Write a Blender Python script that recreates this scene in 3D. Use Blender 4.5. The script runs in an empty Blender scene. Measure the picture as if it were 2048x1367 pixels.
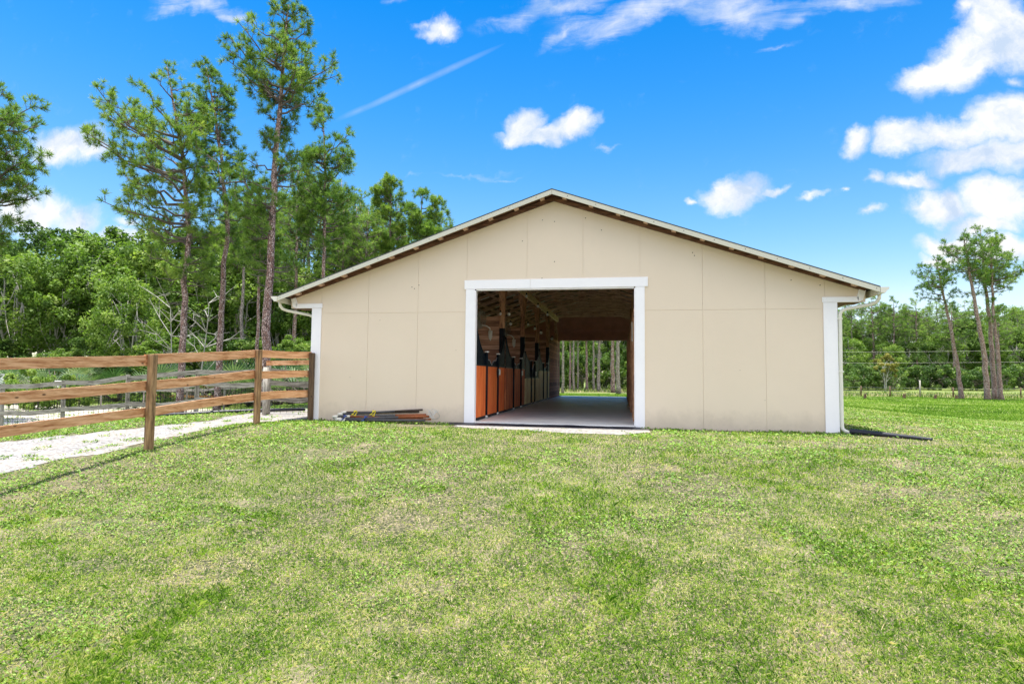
import bpy, math, random
import numpy as np
from mathutils import Vector, Matrix
C = bpy.context.scene.collection
R_ = math.radians
rng = np.random.default_rng(7)
random.seed(7)

# ------------------------------------------------------------------ camera
F_PX = 1177.46
yaw, pit, rol = -0.1827, 0.0587, 0.0108
CAM = np.array([1.5071, -13.2547, 1.0396])
Fv = np.array([math.sin(yaw)*math.cos(pit), math.cos(yaw)*math.cos(pit), math.sin(pit)])
R0 = np.array([math.cos(yaw), -math.sin(yaw), 0.0]); U0 = np.cross(R0, Fv)
Rv = R0*math.cos(rol)+U0*math.sin(rol); Uv = -R0*math.sin(rol)+U0*math.cos(rol)
cd = bpy.data.cameras.new('camera'); cam = bpy.data.objects.new('camera', cd); C.objects.link(cam)
m = Matrix.Identity(4)
for i in range(3):
    m[i][0] = Rv[i]; m[i][1] = Uv[i]; m[i][2] = -Fv[i]; m[i][3] = CAM[i]
cam.matrix_world = m
cd.sensor_width = 36; cd.lens = F_PX/2048*36; cd.clip_start = 0.05; cd.clip_end = 3000
bpy.context.scene.camera = cam
sc = bpy.context.scene
sc.view_settings.view_transform = 'Standard'; sc.view_settings.look = 'None'
sc.view_settings.gamma = 1; sc.view_settings.exposure = 1.2
sc.render.engine = 'CYCLES'
sc.cycles.max_bounces = 10; sc.cycles.diffuse_bounces = 6; sc.cycles.transparent_max_bounces = 8

SUN_EL, SUN_AZ = 84.5, -78.0     # azimuth measured from +y towards +x
sd = bpy.data.lights.new('sun', 'SUN'); sun = bpy.data.objects.new('sun', sd); C.objects.link(sun)
sd.energy = 4.2; sd.angle = R_(0.6); sd.color = (1.0, 0.955, 0.88)
sdir = Vector((math.sin(R_(SUN_AZ))*math.cos(R_(SUN_EL)), math.cos(R_(SUN_AZ))*math.cos(R_(SUN_EL)), math.sin(R_(SUN_EL))))
sun.rotation_euler = sdir.to_track_quat('Z', 'Y').to_euler()

def ray(px, py): return Fv*F_PX+Rv*(px-1024)-Uv*(py-683.5)
def D(px, py, d):
    v = ray(px, py); return CAM+v/(v@Fv)*d
def Yp(px, py, y):
    v = ray(px, py); return CAM+v*((y-CAM[1])/v[1])
def Xp(px, py, x):
    v = ray(px, py); return CAM+v*((x-CAM[0])/v[0])

# ------------------------------------------------------------------ node helpers
class NT:
    def __init__(s, nt): s.nt = nt
    def n(s, t, ins=None, **kw):
        nd = s.nt.nodes.new(t)
        for k, v in kw.items(): setattr(nd, k, v)
        if ins:
            for k, v in ins.items():
                sk = nd.inputs[k]
                if isinstance(v, bpy.types.NodeSocket): s.nt.links.new(v, sk)
                else: sk.default_value = v
        return nd
    def math(s, op, a, b=0.0, c=None):
        nd = s.n('ShaderNodeMath', {0: a, 1: b}, operation=op)
        if c is not None:
            if isinstance(c, bpy.types.NodeSocket): s.nt.links.new(c, nd.inputs[2])
            else: nd.inputs[2].default_value = c
        return nd.outputs[0]
    def ramp(s, f, st, interp='LINEAR'):
        nd = s.n('ShaderNodeValToRGB', {0: f}); cr = nd.color_ramp; cr.interpolation = interp
        cr.elements[0].position = st[0][0]; cr.elements[0].color = c4(st[0][1])
        cr.elements[1].position = st[-1][0]; cr.elements[1].color = c4(st[-1][1])
        for p, c in st[1:-1]:
            e = cr.elements.new(p); e.color = c4(c)
        return nd.outputs[0]
    def mix(s, f, a, b, bt='MIX'):
        nd = s.n('ShaderNodeMix', data_type='RGBA', blend_type=bt)
        for i, v in ((0, f), (6, a), (7, b)):
            if isinstance(v, bpy.types.NodeSocket): s.nt.links.new(v, nd.inputs[i])
            else: nd.inputs[i].default_value = v if i == 0 else c4(v)
        return nd.outputs[2]
    def noise(s, vec, scale, detail=3, rough=.55, dim='3D', dist=0.0):
        i = {'Scale': scale, 'Detail': detail, 'Roughness': rough, 'Distortion': dist}
        if vec is not None: i['Vector'] = vec
        return s.n('ShaderNodeTexNoise', i, noise_dimensions=dim).outputs[0]
def c4(c):
    if isinstance(c, (int, float)): return (c, c, c, 1)
    return tuple(c)+((1,) if len(c) == 3 else ())

# ------------------------------------------------------------------ world: sky with clouds
w = bpy.data.worlds.new('World'); sc.world = w; w.use_nodes = True
wt = w.node_tree; wt.nodes.clear(); N = NT(wt)
def build_world():
    out = N.n('ShaderNodeOutputWorld')
    tc = N.n('ShaderNodeTexCoord').outputs['Generated']
    sky = N.n('ShaderNodeTexSky', sky_type='NISHITA', sun_disc=False, sun_elevation=R_(SUN_EL), sun_rotation=R_(SUN_AZ),
              air_density=1.0, dust_density=0.4, ozone_density=4.0)
    hs = N.n('ShaderNodeHueSaturation', {'Hue': 0.490, 'Saturation': 1.35, 'Value': 1.0, 'Color': sky.outputs[0]}).outputs[0]
    sep = N.n('ShaderNodeSeparateXYZ', {0: tc})
    x, y, z = sep.outputs
    # deep blue overhead, paler towards the horizon
    tint = N.ramp(z, [(0.0, (1.05, 1.05, 1.02)), (.05, (1.4, 1.15, 1.02)), (.12, (1.9, 1.2, 1.04)), (.28, (1.5, 1.12, 1.14)), (.42, (.75, 1.02, 1.2)), (.56, (.12, .88, 1.18)), (.8, (.14, .85, 1.1))])
    skyc = N.mix(1.0, hs, tint, 'MULTIPLY')
    skyc = N.n('ShaderNodeVectorMath', {0: skyc, 'Scale': 0.088}, operation='SCALE').outputs[0]
    ys = N.math('MAXIMUM', y, 0.02)
    u = N.math('DIVIDE', x, ys); v = N.math('DIVIDE', z, ys)
    uv = N.n('ShaderNodeCombineXYZ', {0: u, 1: v, 2: 0.0}).outputs[0]
    nz = N.n('ShaderNodeTexNoise', {'Vector': uv, 'Scale': 9.0, 'Detail': 7.0, 'Roughness': .6})
    off = N.n('ShaderNodeVectorMath', {0: nz.outputs[1], 1: (.5, .5, .5)}, operation='SUBTRACT').outputs[0]
    off = N.n('ShaderNodeVectorMath', {0: off, 'Scale': 0.095}, operation='SCALE').outputs[0]
    uvd = N.n('ShaderNodeVectorMath', {0: uv, 1: off}, operation='ADD').outputs[0]
    def field(blobs, vec):
        acc = None
        for (px, py, rx, ry, ang, st) in blobs:
            d = ray(px, py); cu, cv = d[0]/d[1], d[2]/d[1]
            dx = ray(px+rx, py); dy = ray(px, py-ry)
            su = abs(dx[0]/dx[1]-cu); sv = abs(dy[2]/dy[1]-cv)
            mp = N.n('ShaderNodeMapping', {'Vector': vec, 'Location': (cu, cv, 0), 'Rotation': (0, 0, R_(ang)), 'Scale': (su, sv, 1)}, vector_type='TEXTURE')
            g = N.n('ShaderNodeTexGradient', {'Vector': mp.outputs[0]}, gradient_type='SPHERICAL').outputs[1]
            g = N.math('MULTIPLY', g, st)
            acc = g if acc is None else N.math('MAXIMUM', acc, g)
        return acc
    cum = [(880,62,62,30,-8,.8),(845,50,38,14,10,.5),(1088,262,125,30,3,1.1),(1050,246,55,40,0,1.1),(1150,248,66,38,0,1.1),
           (1470,382,88,40,3,1.15),(1455,372,50,34,0,1.1),(1385,398,24,12,0,.7),(1550,384,40,13,8,.7),(1620,396,46,13,12,.65),(1740,430,28,13,10,.6),(1690,378,16,8,0,.5),
           (1930,120,160,70,28,1.2),(2010,60,110,120,20,1.2),(1860,150,90,48,10,1),(1945,15,60,30,20,.7),
           (1715,290,46,36,0,.9),(1800,275,70,45,-5,1),(1900,270,150,50,-2,1.1),(2010,250,110,70,0,1.1),(1950,320,150,40,0,1),(2010,310,100,50,0,1),(1820,360,85,28,0,.9),(1750,350,30,26,0,.7),
           (1880,405,110,42,-6,1.1),(2000,400,120,55,0,1.2),(1850,400,70,28,0,1),(1960,440,120,30,0,.9),(1900,475,90,32,0,1),(2010,490,110,45,0,1.1),(1890,510,50,22,0,.8),(2030,170,40,20,0,.5),
           (130,290,95,52,0,1),(180,300,50,30,0,.8),(60,425,130,60,0,1.0),(150,440,80,45,0,.8),(20,320,60,26,0,.5),(230,480,110,30,0,.8),(120,480,120,30,0,.8),(300,495,90,22,0,.6),(420,500,120,30,0,.5),(255,445,40,14,0,.6),(1220,297,30,8,0,.35)]
    cir = [(1100,20,200,34,12,.9),(1300,20,250,44,6,1.0),(1480,25,160,48,0,1.0),(1130,65,80,18,28,.8),(1230,40,170,50,18,.8),(1700,5,220,26,0,.8),(1600,30,60,26,0,.6),
           (400,10,110,24,-14,.9),(460,30,80,18,-24,.7),(350,15,70,20,0,.6),(790,10,40,14,0,.5),(1560,90,90,10,10,.3),
           (940,345,120,8,4,.45),(820,358,30,8,0,.4),(1010,345,90,6,-4,.3)]
    con = [(835,168,190,9,20.5,1.0),(715,222,50,8,18,.6)]
    fc = field(cum, uvd)
    n2 = N.noise(uvd, 17.0, 8, .68)
    f1 = N.math('ADD', fc, N.math('MULTIPLY', N.math('SUBTRACT', n2, .5), .7))
    a1 = N.n('ShaderNodeMapRange', {0: f1, 1: .05, 2: .72, 3: 0.0, 4: 1.0}, interpolation_type='SMOOTHSTEP').outputs[0]
    mps = N.n('ShaderNodeMapping', {'Vector': uv, 'Rotation': (0, 0, R_(-14)), 'Scale': (4.0, 14.0, 1)}).outputs[0]
    n3 = N.noise(mps, 2.2, 7, .68, dist=.7)
    fr = field(cir, uvd)
    a2 = N.math('MULTIPLY', N.n('ShaderNodeMapRange', {0: N.math('ADD', fr, N.math('MULTIPLY', N.math('SUBTRACT', n3, .5), 1.5)), 1: .0, 2: 1.25, 3: 0.0, 4: .8}, interpolation_type='SMOOTHSTEP').outputs[0], N.n('ShaderNodeMapRange', {0: fr, 1: .02, 2: .25}).outputs[0])
    a3 = N.math('MULTIPLY', field(con, uv), .30)
    front = N.math('GREATER_THAN', y, 0.05)
    a = N.math('MAXIMUM', N.math('MAXIMUM', a1, a2), a3)
    a = N.math('MULTIPLY', a, front)
    # unseen clouds added behind the camera to brighten the facade
    zz = N.math('MAXIMUM', z, .06)
    gv = N.n('ShaderNodeCombineXYZ', {0: N.math('DIVIDE', x, zz), 1: N.math('DIVIDE', y, zz), 2: 0.0}).outputs[0]
    nb = N.noise(gv, .9, 6, .55)
    ab = N.n('ShaderNodeMapRange', {0: nb, 1: .42, 2: .58}, interpolation_type='SMOOTHSTEP').outputs[0]
    ab = N.math('MULTIPLY', ab, N.math('MULTIPLY', N.math('LESS_THAN', y, -0.02), N.math('GREATER_THAN', z, 0.0)))
    a = N.math('MAXIMUM', a, ab)
    shade = N.n('ShaderNodeMapRange', {0: N.math('ADD', N.noise(uvd, 11.0, 6, .6), N.math('MULTIPLY', fc, .0)), 1: .36, 2: .56, 3: 1.0, 4: 0.0}).outputs[0]
    ccol = N.mix(shade, (.47, .47, .47), (.27, .33, .42))
    ccol = N.mix(N.math('LESS_THAN', y, -0.02), ccol, (1.05, 1.02, 1.0))  # clouds behind the camera made brighter as fill light
    col = N.mix(a, skyc, ccol)
    bg = N.n('ShaderNodeBackground', {'Color': col, 'Strength': 1.0})
    wt.links.new(bg.outputs[0], out.inputs[0])
build_world()

# ------------------------------------------------------------------ materials
def bump(N, h, strength, dist=.02):
    return N.n('ShaderNodeBump', {'Height': h, 'Strength': strength, 'Distance': dist}).outputs[0]
def newmat(name):
    mt = bpy.data.materials.new(name); mt.use_nodes = True
    N = NT(mt.node_tree); b = mt.node_tree.nodes['Principled BSDF']
    return mt, N, b
def setp(N, b, **kw):
    for k, v in kw.items():
        sk = b.inputs[k.replace('_', ' ')]
        if isinstance(v, bpy.types.NodeSocket): N.nt.links.new(v, sk)
        else: sk.default_value = v if not isinstance(v, tuple) or len(v) != 3 or sk.type != 'RGBA' else c4(v)
def flat(name, col, rough=.6, metal=0, var=.15, scale=6, bmp=0.0):
    mt, N, b = newmat(name)
    p = N.n('ShaderNodeNewGeometry').outputs['Position']
    nz = N.noise(p, scale, 5, .6)
    c = N.mix(nz, tuple(x*(1-var) for x in col), tuple(min(1, x*(1+var)) for x in col))
    setp(N, b, Base_Color=c, Roughness=rough, Metallic=metal)
    if bmp: setp(N, b, Normal=bump(N, N.noise(p, scale*6, 4), bmp, .01))
    return mt
def wood(name, a, bcol, stretch=(1, 12, 12), rough=.75, scale=2.0, knots=True, dark=None, obj=True):
    mt, N, b = newmat(name)
    tc = N.n('ShaderNodeTexCoord').outputs['Object' if obj else 'Generated']
    oi = N.n('ShaderNodeObjectInfo').outputs['Random']
    sh = N.n('ShaderNodeCombineXYZ', {0: N.math('MULTIPLY', oi, 37.0), 1: N.math('MULTIPLY', oi, 11.0), 2: N.math('MULTIPLY', oi, 5.0)}).outputs[0]
    v = N.n('ShaderNodeVectorMath', {0: tc, 1: sh}, operation='ADD').outputs[0]
    mp = N.n('ShaderNodeMapping', {'Vector': v, 'Scale': stretch}).outputs[0]
    n1 = N.noise(mp, scale, 6, .65, dist=.6)
    n2 = N.noise(mp, scale*5, 4, .6)
    f = N.math('ADD', N.math('MULTIPLY', n1, .7), N.math('MULTIPLY', n2, .3))
    c = N.ramp(f, [(.36, dark or tuple(x*.5 for x in a)), (.46, a), (.56, bcol), (.68, tuple(min(1, x*1.15) for x in bcol))])
    if knots:
        mk = N.n('ShaderNodeMapping', {'Vector': v, 'Scale': tuple(1 if s == min(stretch) else 2.2 for s in stretch)}).outputs[0]
        vo = N.n('ShaderNodeTexVoronoi', {'Vector': mk, 'Scale': 2.6}).outputs['Distance']
        k = N.ramp(vo, [(.05, 1.0), (.10, 0.0)])
        c = N.mix(k, c, tuple(x*.25 for x in a))
    setp(N, b, Base_Color=c, Roughness=rough, Normal=bump(N, f, .35, .01))
    return mt
M = {}
M['fence'] = wood('fence_board', (.60, .28, .12), (.82, .46, .25), (.9, 11, 11), dark=(.34, .11, .04))
M['post'] = wood('fence_post', (.22, .125, .055), (.38, .23, .11), (14, 14, 1.0), dark=(.08, .045, .02))
M['postdark'] = wood('dark_post', (.075, .042, .02), (.14, .085, .045), (14, 14, 1.0))
M['grey'] = wood('weathered_wood', (.22, .20, .165), (.42, .39, .335), (1, 11, 11), dark=(.08, .07, .055))
M['greypost'] = wood('weathered_post', (.22, .20, .165), (.44, .41, .36), (11, 11, 1), dark=(.10, .09, .075))
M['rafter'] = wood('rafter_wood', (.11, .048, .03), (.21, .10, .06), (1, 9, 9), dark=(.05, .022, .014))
M['timber'] = wood('timber', (.42, .20, .11), (.62, .36, .20), (9, 9, 1), dark=(.12, .05, .025))
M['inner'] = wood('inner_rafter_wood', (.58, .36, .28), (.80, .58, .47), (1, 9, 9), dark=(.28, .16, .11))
M['beam'] = wood('beam_wood', (.80, .56, .30), (.92, .72, .45), (9, 1, 9), dark=(.45, .27, .12))
M['stain'] = flat('black_stain', (.012, .014, .018), .55)
def plank(name, a, b2, axis, h=.14):
    mt, N, b = newmat(name)
    p = N.n('ShaderNodeNewGeometry').outputs['Position']
    s = N.n('ShaderNodeSeparateXYZ', {0: p})
    z = N.math('DIVIDE', s.outputs[2], h)
    row = N.math('FLOOR', z); fr = N.math('FRACT', z)
    wn = N.n('ShaderNodeTexWhiteNoise', {'W': row}, noise_dimensions='1D').outputs[0]
    sc_ = (1, 1, 14) if axis == 'x' else (1, 1, 14)
    mp = N.n('ShaderNodeMapping', {'Vector': p, 'Scale': sc_}).outputs[0]
    n1 = N.noise(mp, 2.2, 6, .65, dist=.5)
    f = N.math('ADD', N.math('MULTIPLY', n1, .8), N.math('MULTIPLY', wn, .25))
    c = N.ramp(f, [(.35, tuple(x*.5 for x in a)), (.5, a), (.75, b2)])
    gap = N.math('LESS_THAN', fr, .06)
    c = N.mix(gap, c, (.01, .006, .004))
    b.inputs['Specular IOR Level'].default_value = .1
    setp(N, b, Base_Color=c, Roughness=.9, Normal=bump(N, fr, .2, .01))
    return mt
M['plank'] = plank('stall_planks', (.42, .22, .14), (.74, .46, .32), 'x')
M['plankr'] = plank('aisle_planks', (.30, .17, .07), (.60, .38, .17), 'y', .16)
def siding():
    mt, N, b = newmat('beige_painted_plywood')
    p = N.n('ShaderNodeNewGeometry').outputs['Position']
    n1 = N.noise(p, .7, 5, .6)
    mp = N.n('ShaderNodeMapping', {'Vector': p, 'Scale': (3, 3, 40)}).outputs[0]
    n2 = N.noise(mp, 1.6, 5, .6)
    c = N.mix(n1, (.745, .62, .49), (.815, .69, .555))
    c = N.mix(N.math('MULTIPLY', n2, .25), c, (.66, .55, .43))
    s = N.n('ShaderNodeSeparateXYZ', {0: p}).outputs[2]
    dirt = N.n('ShaderNodeMapRange', {0: N.math('SUBTRACT', s, N.math('MULTIPLY', N.noise(p, 3.5, 6, .75), .7)), 1: -.36, 2: .04, 3: .45, 4: 0.0}).outputs[0]
    c = N.mix(dirt, c, (.40, .33, .26))
    vo = N.n('ShaderNodeTexVoronoi', {'Vector': p, 'Scale': 1.25}).outputs['Distance']
    c = N.mix(N.ramp(vo, [(.010, 1.0), (.016, 0.0)]), c, (.12, .08, .05))
    setp(N, b, Base_Color=c, Roughness=.75, Normal=bump(N, N.math('ADD', n2, N.math('MULTIPLY', N.noise(p, 60, 3), .4)), .25, .006))
    return mt
M['siding'] = siding()
def whitep():
    mt, N, b = newmat('white_trim_paint')
    p = N.n('ShaderNodeNewGeometry').outputs['Position']
    n1 = N.noise(p, 3, 6, .7)
    c = N.mix(n1, (.86, .84, .87), (.95, .93, .96))
    mp = N.n('ShaderNodeMapping', {'Vector': p, 'Scale': (7, 7, 3)}).outputs[0]
    sp = N.ramp(N.noise(mp, 6, 5, .75), [(.66, 0.0), (.72, 1.0)])
    c = N.mix(N.math('MULTIPLY', sp, .6), c, (.28, .26, .23))
    setp(N, b, Base_Color=c, Roughness=.55, Normal=bump(N, n1, .1))
    return mt
M['white'] = whitep()
M['fascia'] = flat('cream_fascia_metal', (.62, .60, .50), .4, .0, .06, 3)
M['gutter'] = flat('cream_gutter', (.74, .72, .62), .35, 0, .05, 4)
M['roofmetal'] = flat('dark_roof_metal', (.07, .075, .07), .4, .6, .2)
M['screw'] = flat('screw', (.08, .07, .06), .5, .5)
M['polegrey'] = flat('dark_grey_pole', (.07, .07, .075), .6, 0, .5, 9)
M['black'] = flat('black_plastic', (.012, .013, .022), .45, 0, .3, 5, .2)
M['steel'] = flat('black_steel', (.008, .013, .018), .45, .0)
M['steel'].node_tree.nodes['Principled BSDF'].inputs['Specular IOR Level'].default_value = .12
M['stain'].node_tree.nodes['Principled BSDF'].inputs['Specular IOR Level'].default_value = .12
M['redplank'] = plank('red_aisle_planks', (.34, .13, .08), (.52, .22, .13), 'y', .15)
M['galv'] = flat('galvanised', (.55, .56, .55), .4, .6)
M['offwhite'] = flat('off_white', (.72, .70, .62), .5)
M['mesh'] = flat('fan_mesh', (.33, .33, .27), .6)
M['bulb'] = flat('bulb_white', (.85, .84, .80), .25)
M['orange'] = wood('orange_door_wood', (.84, .15, .025), (.95, .24, .05), (5, 5, .5), dark=(.65, .09, .015), knots=False)
M['redbrown'] = wood('brown_door_wood', (.50, .12, .04), (.66, .22, .08), (5, 5, .5), dark=(.3, .06, .025), knots=False)
M['pale'] = wood('pale_door_wood', (.78, .62, .30), (.92, .80, .46), (5, 5, .5), dark=(.5, .34, .15), knots=False)
M['rust'] = flat('rusty_orange', (.30, .085, .025), .7, 0, .4, 14)
M['yellow'] = flat('yellow_tape', (.75, .62, .04), .5)
M['blue'] = flat('blue_tape', (.02, .06, .30), .5)
M['polebrown'] = flat('dark_brown_pole', (.06, .04, .03), .6, 0, .4, 10)
M['wallin'] = flat('interior_plywood', (.50, .24, .19), .9, 0, .35, 2.5)
def concrete():
    mt, N, b = newmat('concrete_floor')
    p = N.n('ShaderNodeNewGeometry').outputs['Position']
    mp = N.n('ShaderNodeMapping', {'Vector': p, 'Scale': (.7, 2.2, 1)}).outputs[0]
    n1 = N.noise(mp, .8, 7, .62)
    c = N.ramp(n1, [(.3, (.62, .61, .60)), (.5, (.79, .78, .77)), (.7, (.88, .87, .86))])
    setp(N, b, Base_Color=c, Roughness=.42, Normal=bump(N, N.noise(p, 40, 3), .1, .004))
    return mt
M['concrete'] = concrete()
def gravel():
    mt, N, b = newmat('white_shell_gravel')
    p = N.n('ShaderNodeNewGeometry').outputs['Position']
    vo = N.n('ShaderNodeTexVoronoi', {'Vector': p, 'Scale': 28.0})
    n1 = N.noise(p, 1.3, 6, .6)
    c = N.mix(N.n('ShaderNodeSeparateColor', {0: vo.outputs['Color']}).outputs[0], (.14, .13, .125), (.36, .345, .33))
    c = N.mix(N.ramp(n1, [(.45, 0.0), (.7, .6)]), c, (.40, .33, .26))
    c = N.mix(N.ramp(N.noise(p, 7, 6, .75), [(.60, 0.0), (.68, .6)]), c, (.13, .13, .06))
    setp(N, b, Base_Color=c, Roughness=.9, Normal=bump(N, vo.outputs['Distance'], .6, .02))
    return mt
M['gravel'] = gravel()
def groundmat():
    mt, N, b = newmat('lawn_soil_and_thatch')
    p = N.n('ShaderNodeNewGeometry').outputs['Position']
    big = N.noise(p, .35, 5, .6); mid = N.noise(p, 2.4, 5, .65); fine = N.noise(p, 34, 4, .75)
    c = N.ramp(fine, [(.38, (.015, .016, .006)), (.50, (.065, .07, .022)), (.60, (.22, .18, .10)), (.70, (.42, .34, .25))])
    c = N.mix(N.ramp(mid, [(.48, 0.0), (.72, .6)]), c, (.34, .26, .18))
    c = N.mix(N.ramp(big, [(.45, 0.0), (.7, .25)]), c, (.10, .17, .03))
    s = N.n('ShaderNodeSeparateXYZ', {0: p})
    # far field: smooth mown grass, then a strip of dead brown weeds at the wire fence, grass beyond
    yy = N.math('ADD', s.outputs[1], N.math('MULTIPLY', N.math('SUBTRACT', N.noise(p, .25, 4), .5), 7.0))
    far = N.n('ShaderNodeMapRange', {0: s.outputs[1], 1: 2.0, 2: 16.0}).outputs[0]
    fcol = N.mix(N.noise(p, .16, 5, .65), (.15, .235, .03), (.24, .30, .05))
    fcol = N.mix(N.math('MULTIPLY', mid, .4), fcol, (.19, .20, .04))
    fcol = N.mix(N.ramp(fine, [(.4, .5), (.6, 0.0)]), fcol, (.05, .09, .012))
    c = N.mix(N.math('MULTIPLY', far, .85), c, fcol)
    br = N.math('MULTIPLY', N.n('ShaderNodeMapRange', {0: yy, 1: 53.0, 2: 57.0}, interpolation_type='SMOOTHSTEP').outputs[0],
                N.n('ShaderNodeMapRange', {0: yy, 1: 66.0, 2: 72.0, 3: 1.0, 4: 0.0}, interpolation_type='SMOOTHSTEP').outputs[0])
    c = N.mix(N.math('MULTIPLY', br, N.ramp(N.noise(p, 1.2, 5, .7), [(.3, .25), (.55, 1.0)])), c, (.15, .105, .055))
    # sandy paddock to the left
    pd = N.math('MULTIPLY', N.n('ShaderNodeMapRange', {0: N.math('ADD', s.outputs[0], N.math('MULTIPLY', mid, 3.0)), 1: -16.0, 2: -13.0, 3: 1.0, 4: 0.0}).outputs[0],
                N.math('MULTIPLY', N.n('ShaderNodeMapRange', {0: yy, 1: 1.0, 2: 3.0}).outputs[0], N.n('ShaderNodeMapRange', {0: yy, 1: 11.0, 2: 13.0, 3: 1.0, 4: 0.0}).outputs[0]))
    c = N.mix(N.math('MULTIPLY', pd, N.ramp(N.noise(p, 1.5, 5, .7), [(.40, .35), (.5, 1.0)])), c, (.56, .49, .44))
    setp(N, b, Base_Color=c, Roughness=.95, Normal=bump(N, fine, .5, .03))
    return mt
M['ground'] = groundmat()
def bark(name, a, b2, c3, sc=1.0):
    mt, N, b = newmat(name)
    tc = N.n('ShaderNodeTexCoord').outputs['Object']
    mp = N.n('ShaderNodeMapping', {'Vector': tc, 'Scale': (19*sc, 19*sc, 9*sc)}).outputs[0]
    vo = N.n('ShaderNodeTexVoronoi', {'Vector': mp, 'Scale': 1.0, 'Randomness': 1.0}, feature='DISTANCE_TO_EDGE').outputs[0]
    v2 = N.n('ShaderNodeTexVoronoi', {'Vector': mp, 'Scale': 1.0}).outputs['Color']
    rr = N.n('ShaderNodeSeparateColor', {0: v2}).outputs[0]
    c = N.mix(rr, a, b2)
    c = N.mix(N.ramp(vo, [(.03, 1.0), (.16, 0.0)]), c, c3)
    setp(N, b, Base_Color=c, Roughness=.9, Normal=bump(N, vo, .8, .03))
    return mt
M['bark'] = bark('pine_bark', (.30, .165, .13), (.60, .47, .43), (.07, .038, .03))
M['barkgrey'] = bark('grey_bark', (.30, .24, .20), (.58, .50, .45), (.08, .06, .05))
M['limb'] = flat('limb_bark', (.13, .105, .09), .9, 0, .3, 3)
M['paletrunk'] = flat('pale_trunk', (.42, .40, .36), .85, 0, .3, 3)
def leaf(name, cols, trans=.35, scale=.5, rnd=.25, spec=.25):
    """foliage: colour from a per-leaf attribute (young / old leaves)"""
    mt, N, b = newmat(name)
    at = N.n('ShaderNodeAttribute', attribute_name='tint').outputs['Fac']
    oi = N.n('ShaderNodeObjectInfo').outputs['Random']
    f = N.math('ADD', at, N.math('MULTIPLY', N.math('SUBTRACT', oi, .5), rnd))
    n = len(cols)
    c = N.ramp(f, [(i/(n-1), cols[i]) for i in range(n)])
    setp(N, b, Base_Color=c, Roughness=.55)
    b.inputs['Specular IOR Level'].default_value = spec
    tr = N.n('ShaderNodeBsdfTranslucent', {'Color': N.mix(1.0, c, (1.0, 1.15, .55), 'MULTIPLY')})
    mx = N.n('ShaderNodeMixShader', {0: trans, 1: b.outputs[0], 2: tr.outputs[0]})
    o = mt.node_tree.nodes['Material Output']; N.nt.links.new(mx.outputs[0], o.inputs[0])
    return mt
M['needle'] = leaf('pine_needles', [(.06, .13, .025), (.15, .255, .05), (.28, .39, .085), (.44, .42, .12)], .45)
M['needlefar'] = leaf('far_pine_needles', [(.07, .14, .035), (.17, .27, .065), (.30, .41, .10), (.45, .48, .15)], .45)
M['leafa'] = leaf('oak_leaves', [(.03, .065, .016), (.075, .145, .030), (.16, .255, .055), (.32, .40, .11)], .4)
M['leafb'] = leaf('bright_leaves', [(.05, .105, .018), (.115, .205, .034), (.22, .33, .06), (.38, .46, .12)], .4)
M['leafy'] = leaf('golden_leaves', [(.14, .15, .03), (.24, .24, .05), (.36, .33, .08), (.45, .38, .12)], .35)
M['palm'] = leaf('palmetto_fronds', [(.03, .08, .03), (.07, .15, .06), (.16, .24, .11), (.30, .36, .2)], .25)
M['grass'] = leaf('grass_blades', [(.045, .115, .013), (.145, .275, .027), (.30, .44, .06), (.52, .53, .22), (.76, .62, .44)], .36, rnd=0, spec=.15)
M['weed'] = leaf('broad_weed_leaves', [(.06, .14, .02), (.14, .27, .035), (.26, .41, .065), (.40, .50, .12)], .3, rnd=0)

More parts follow.
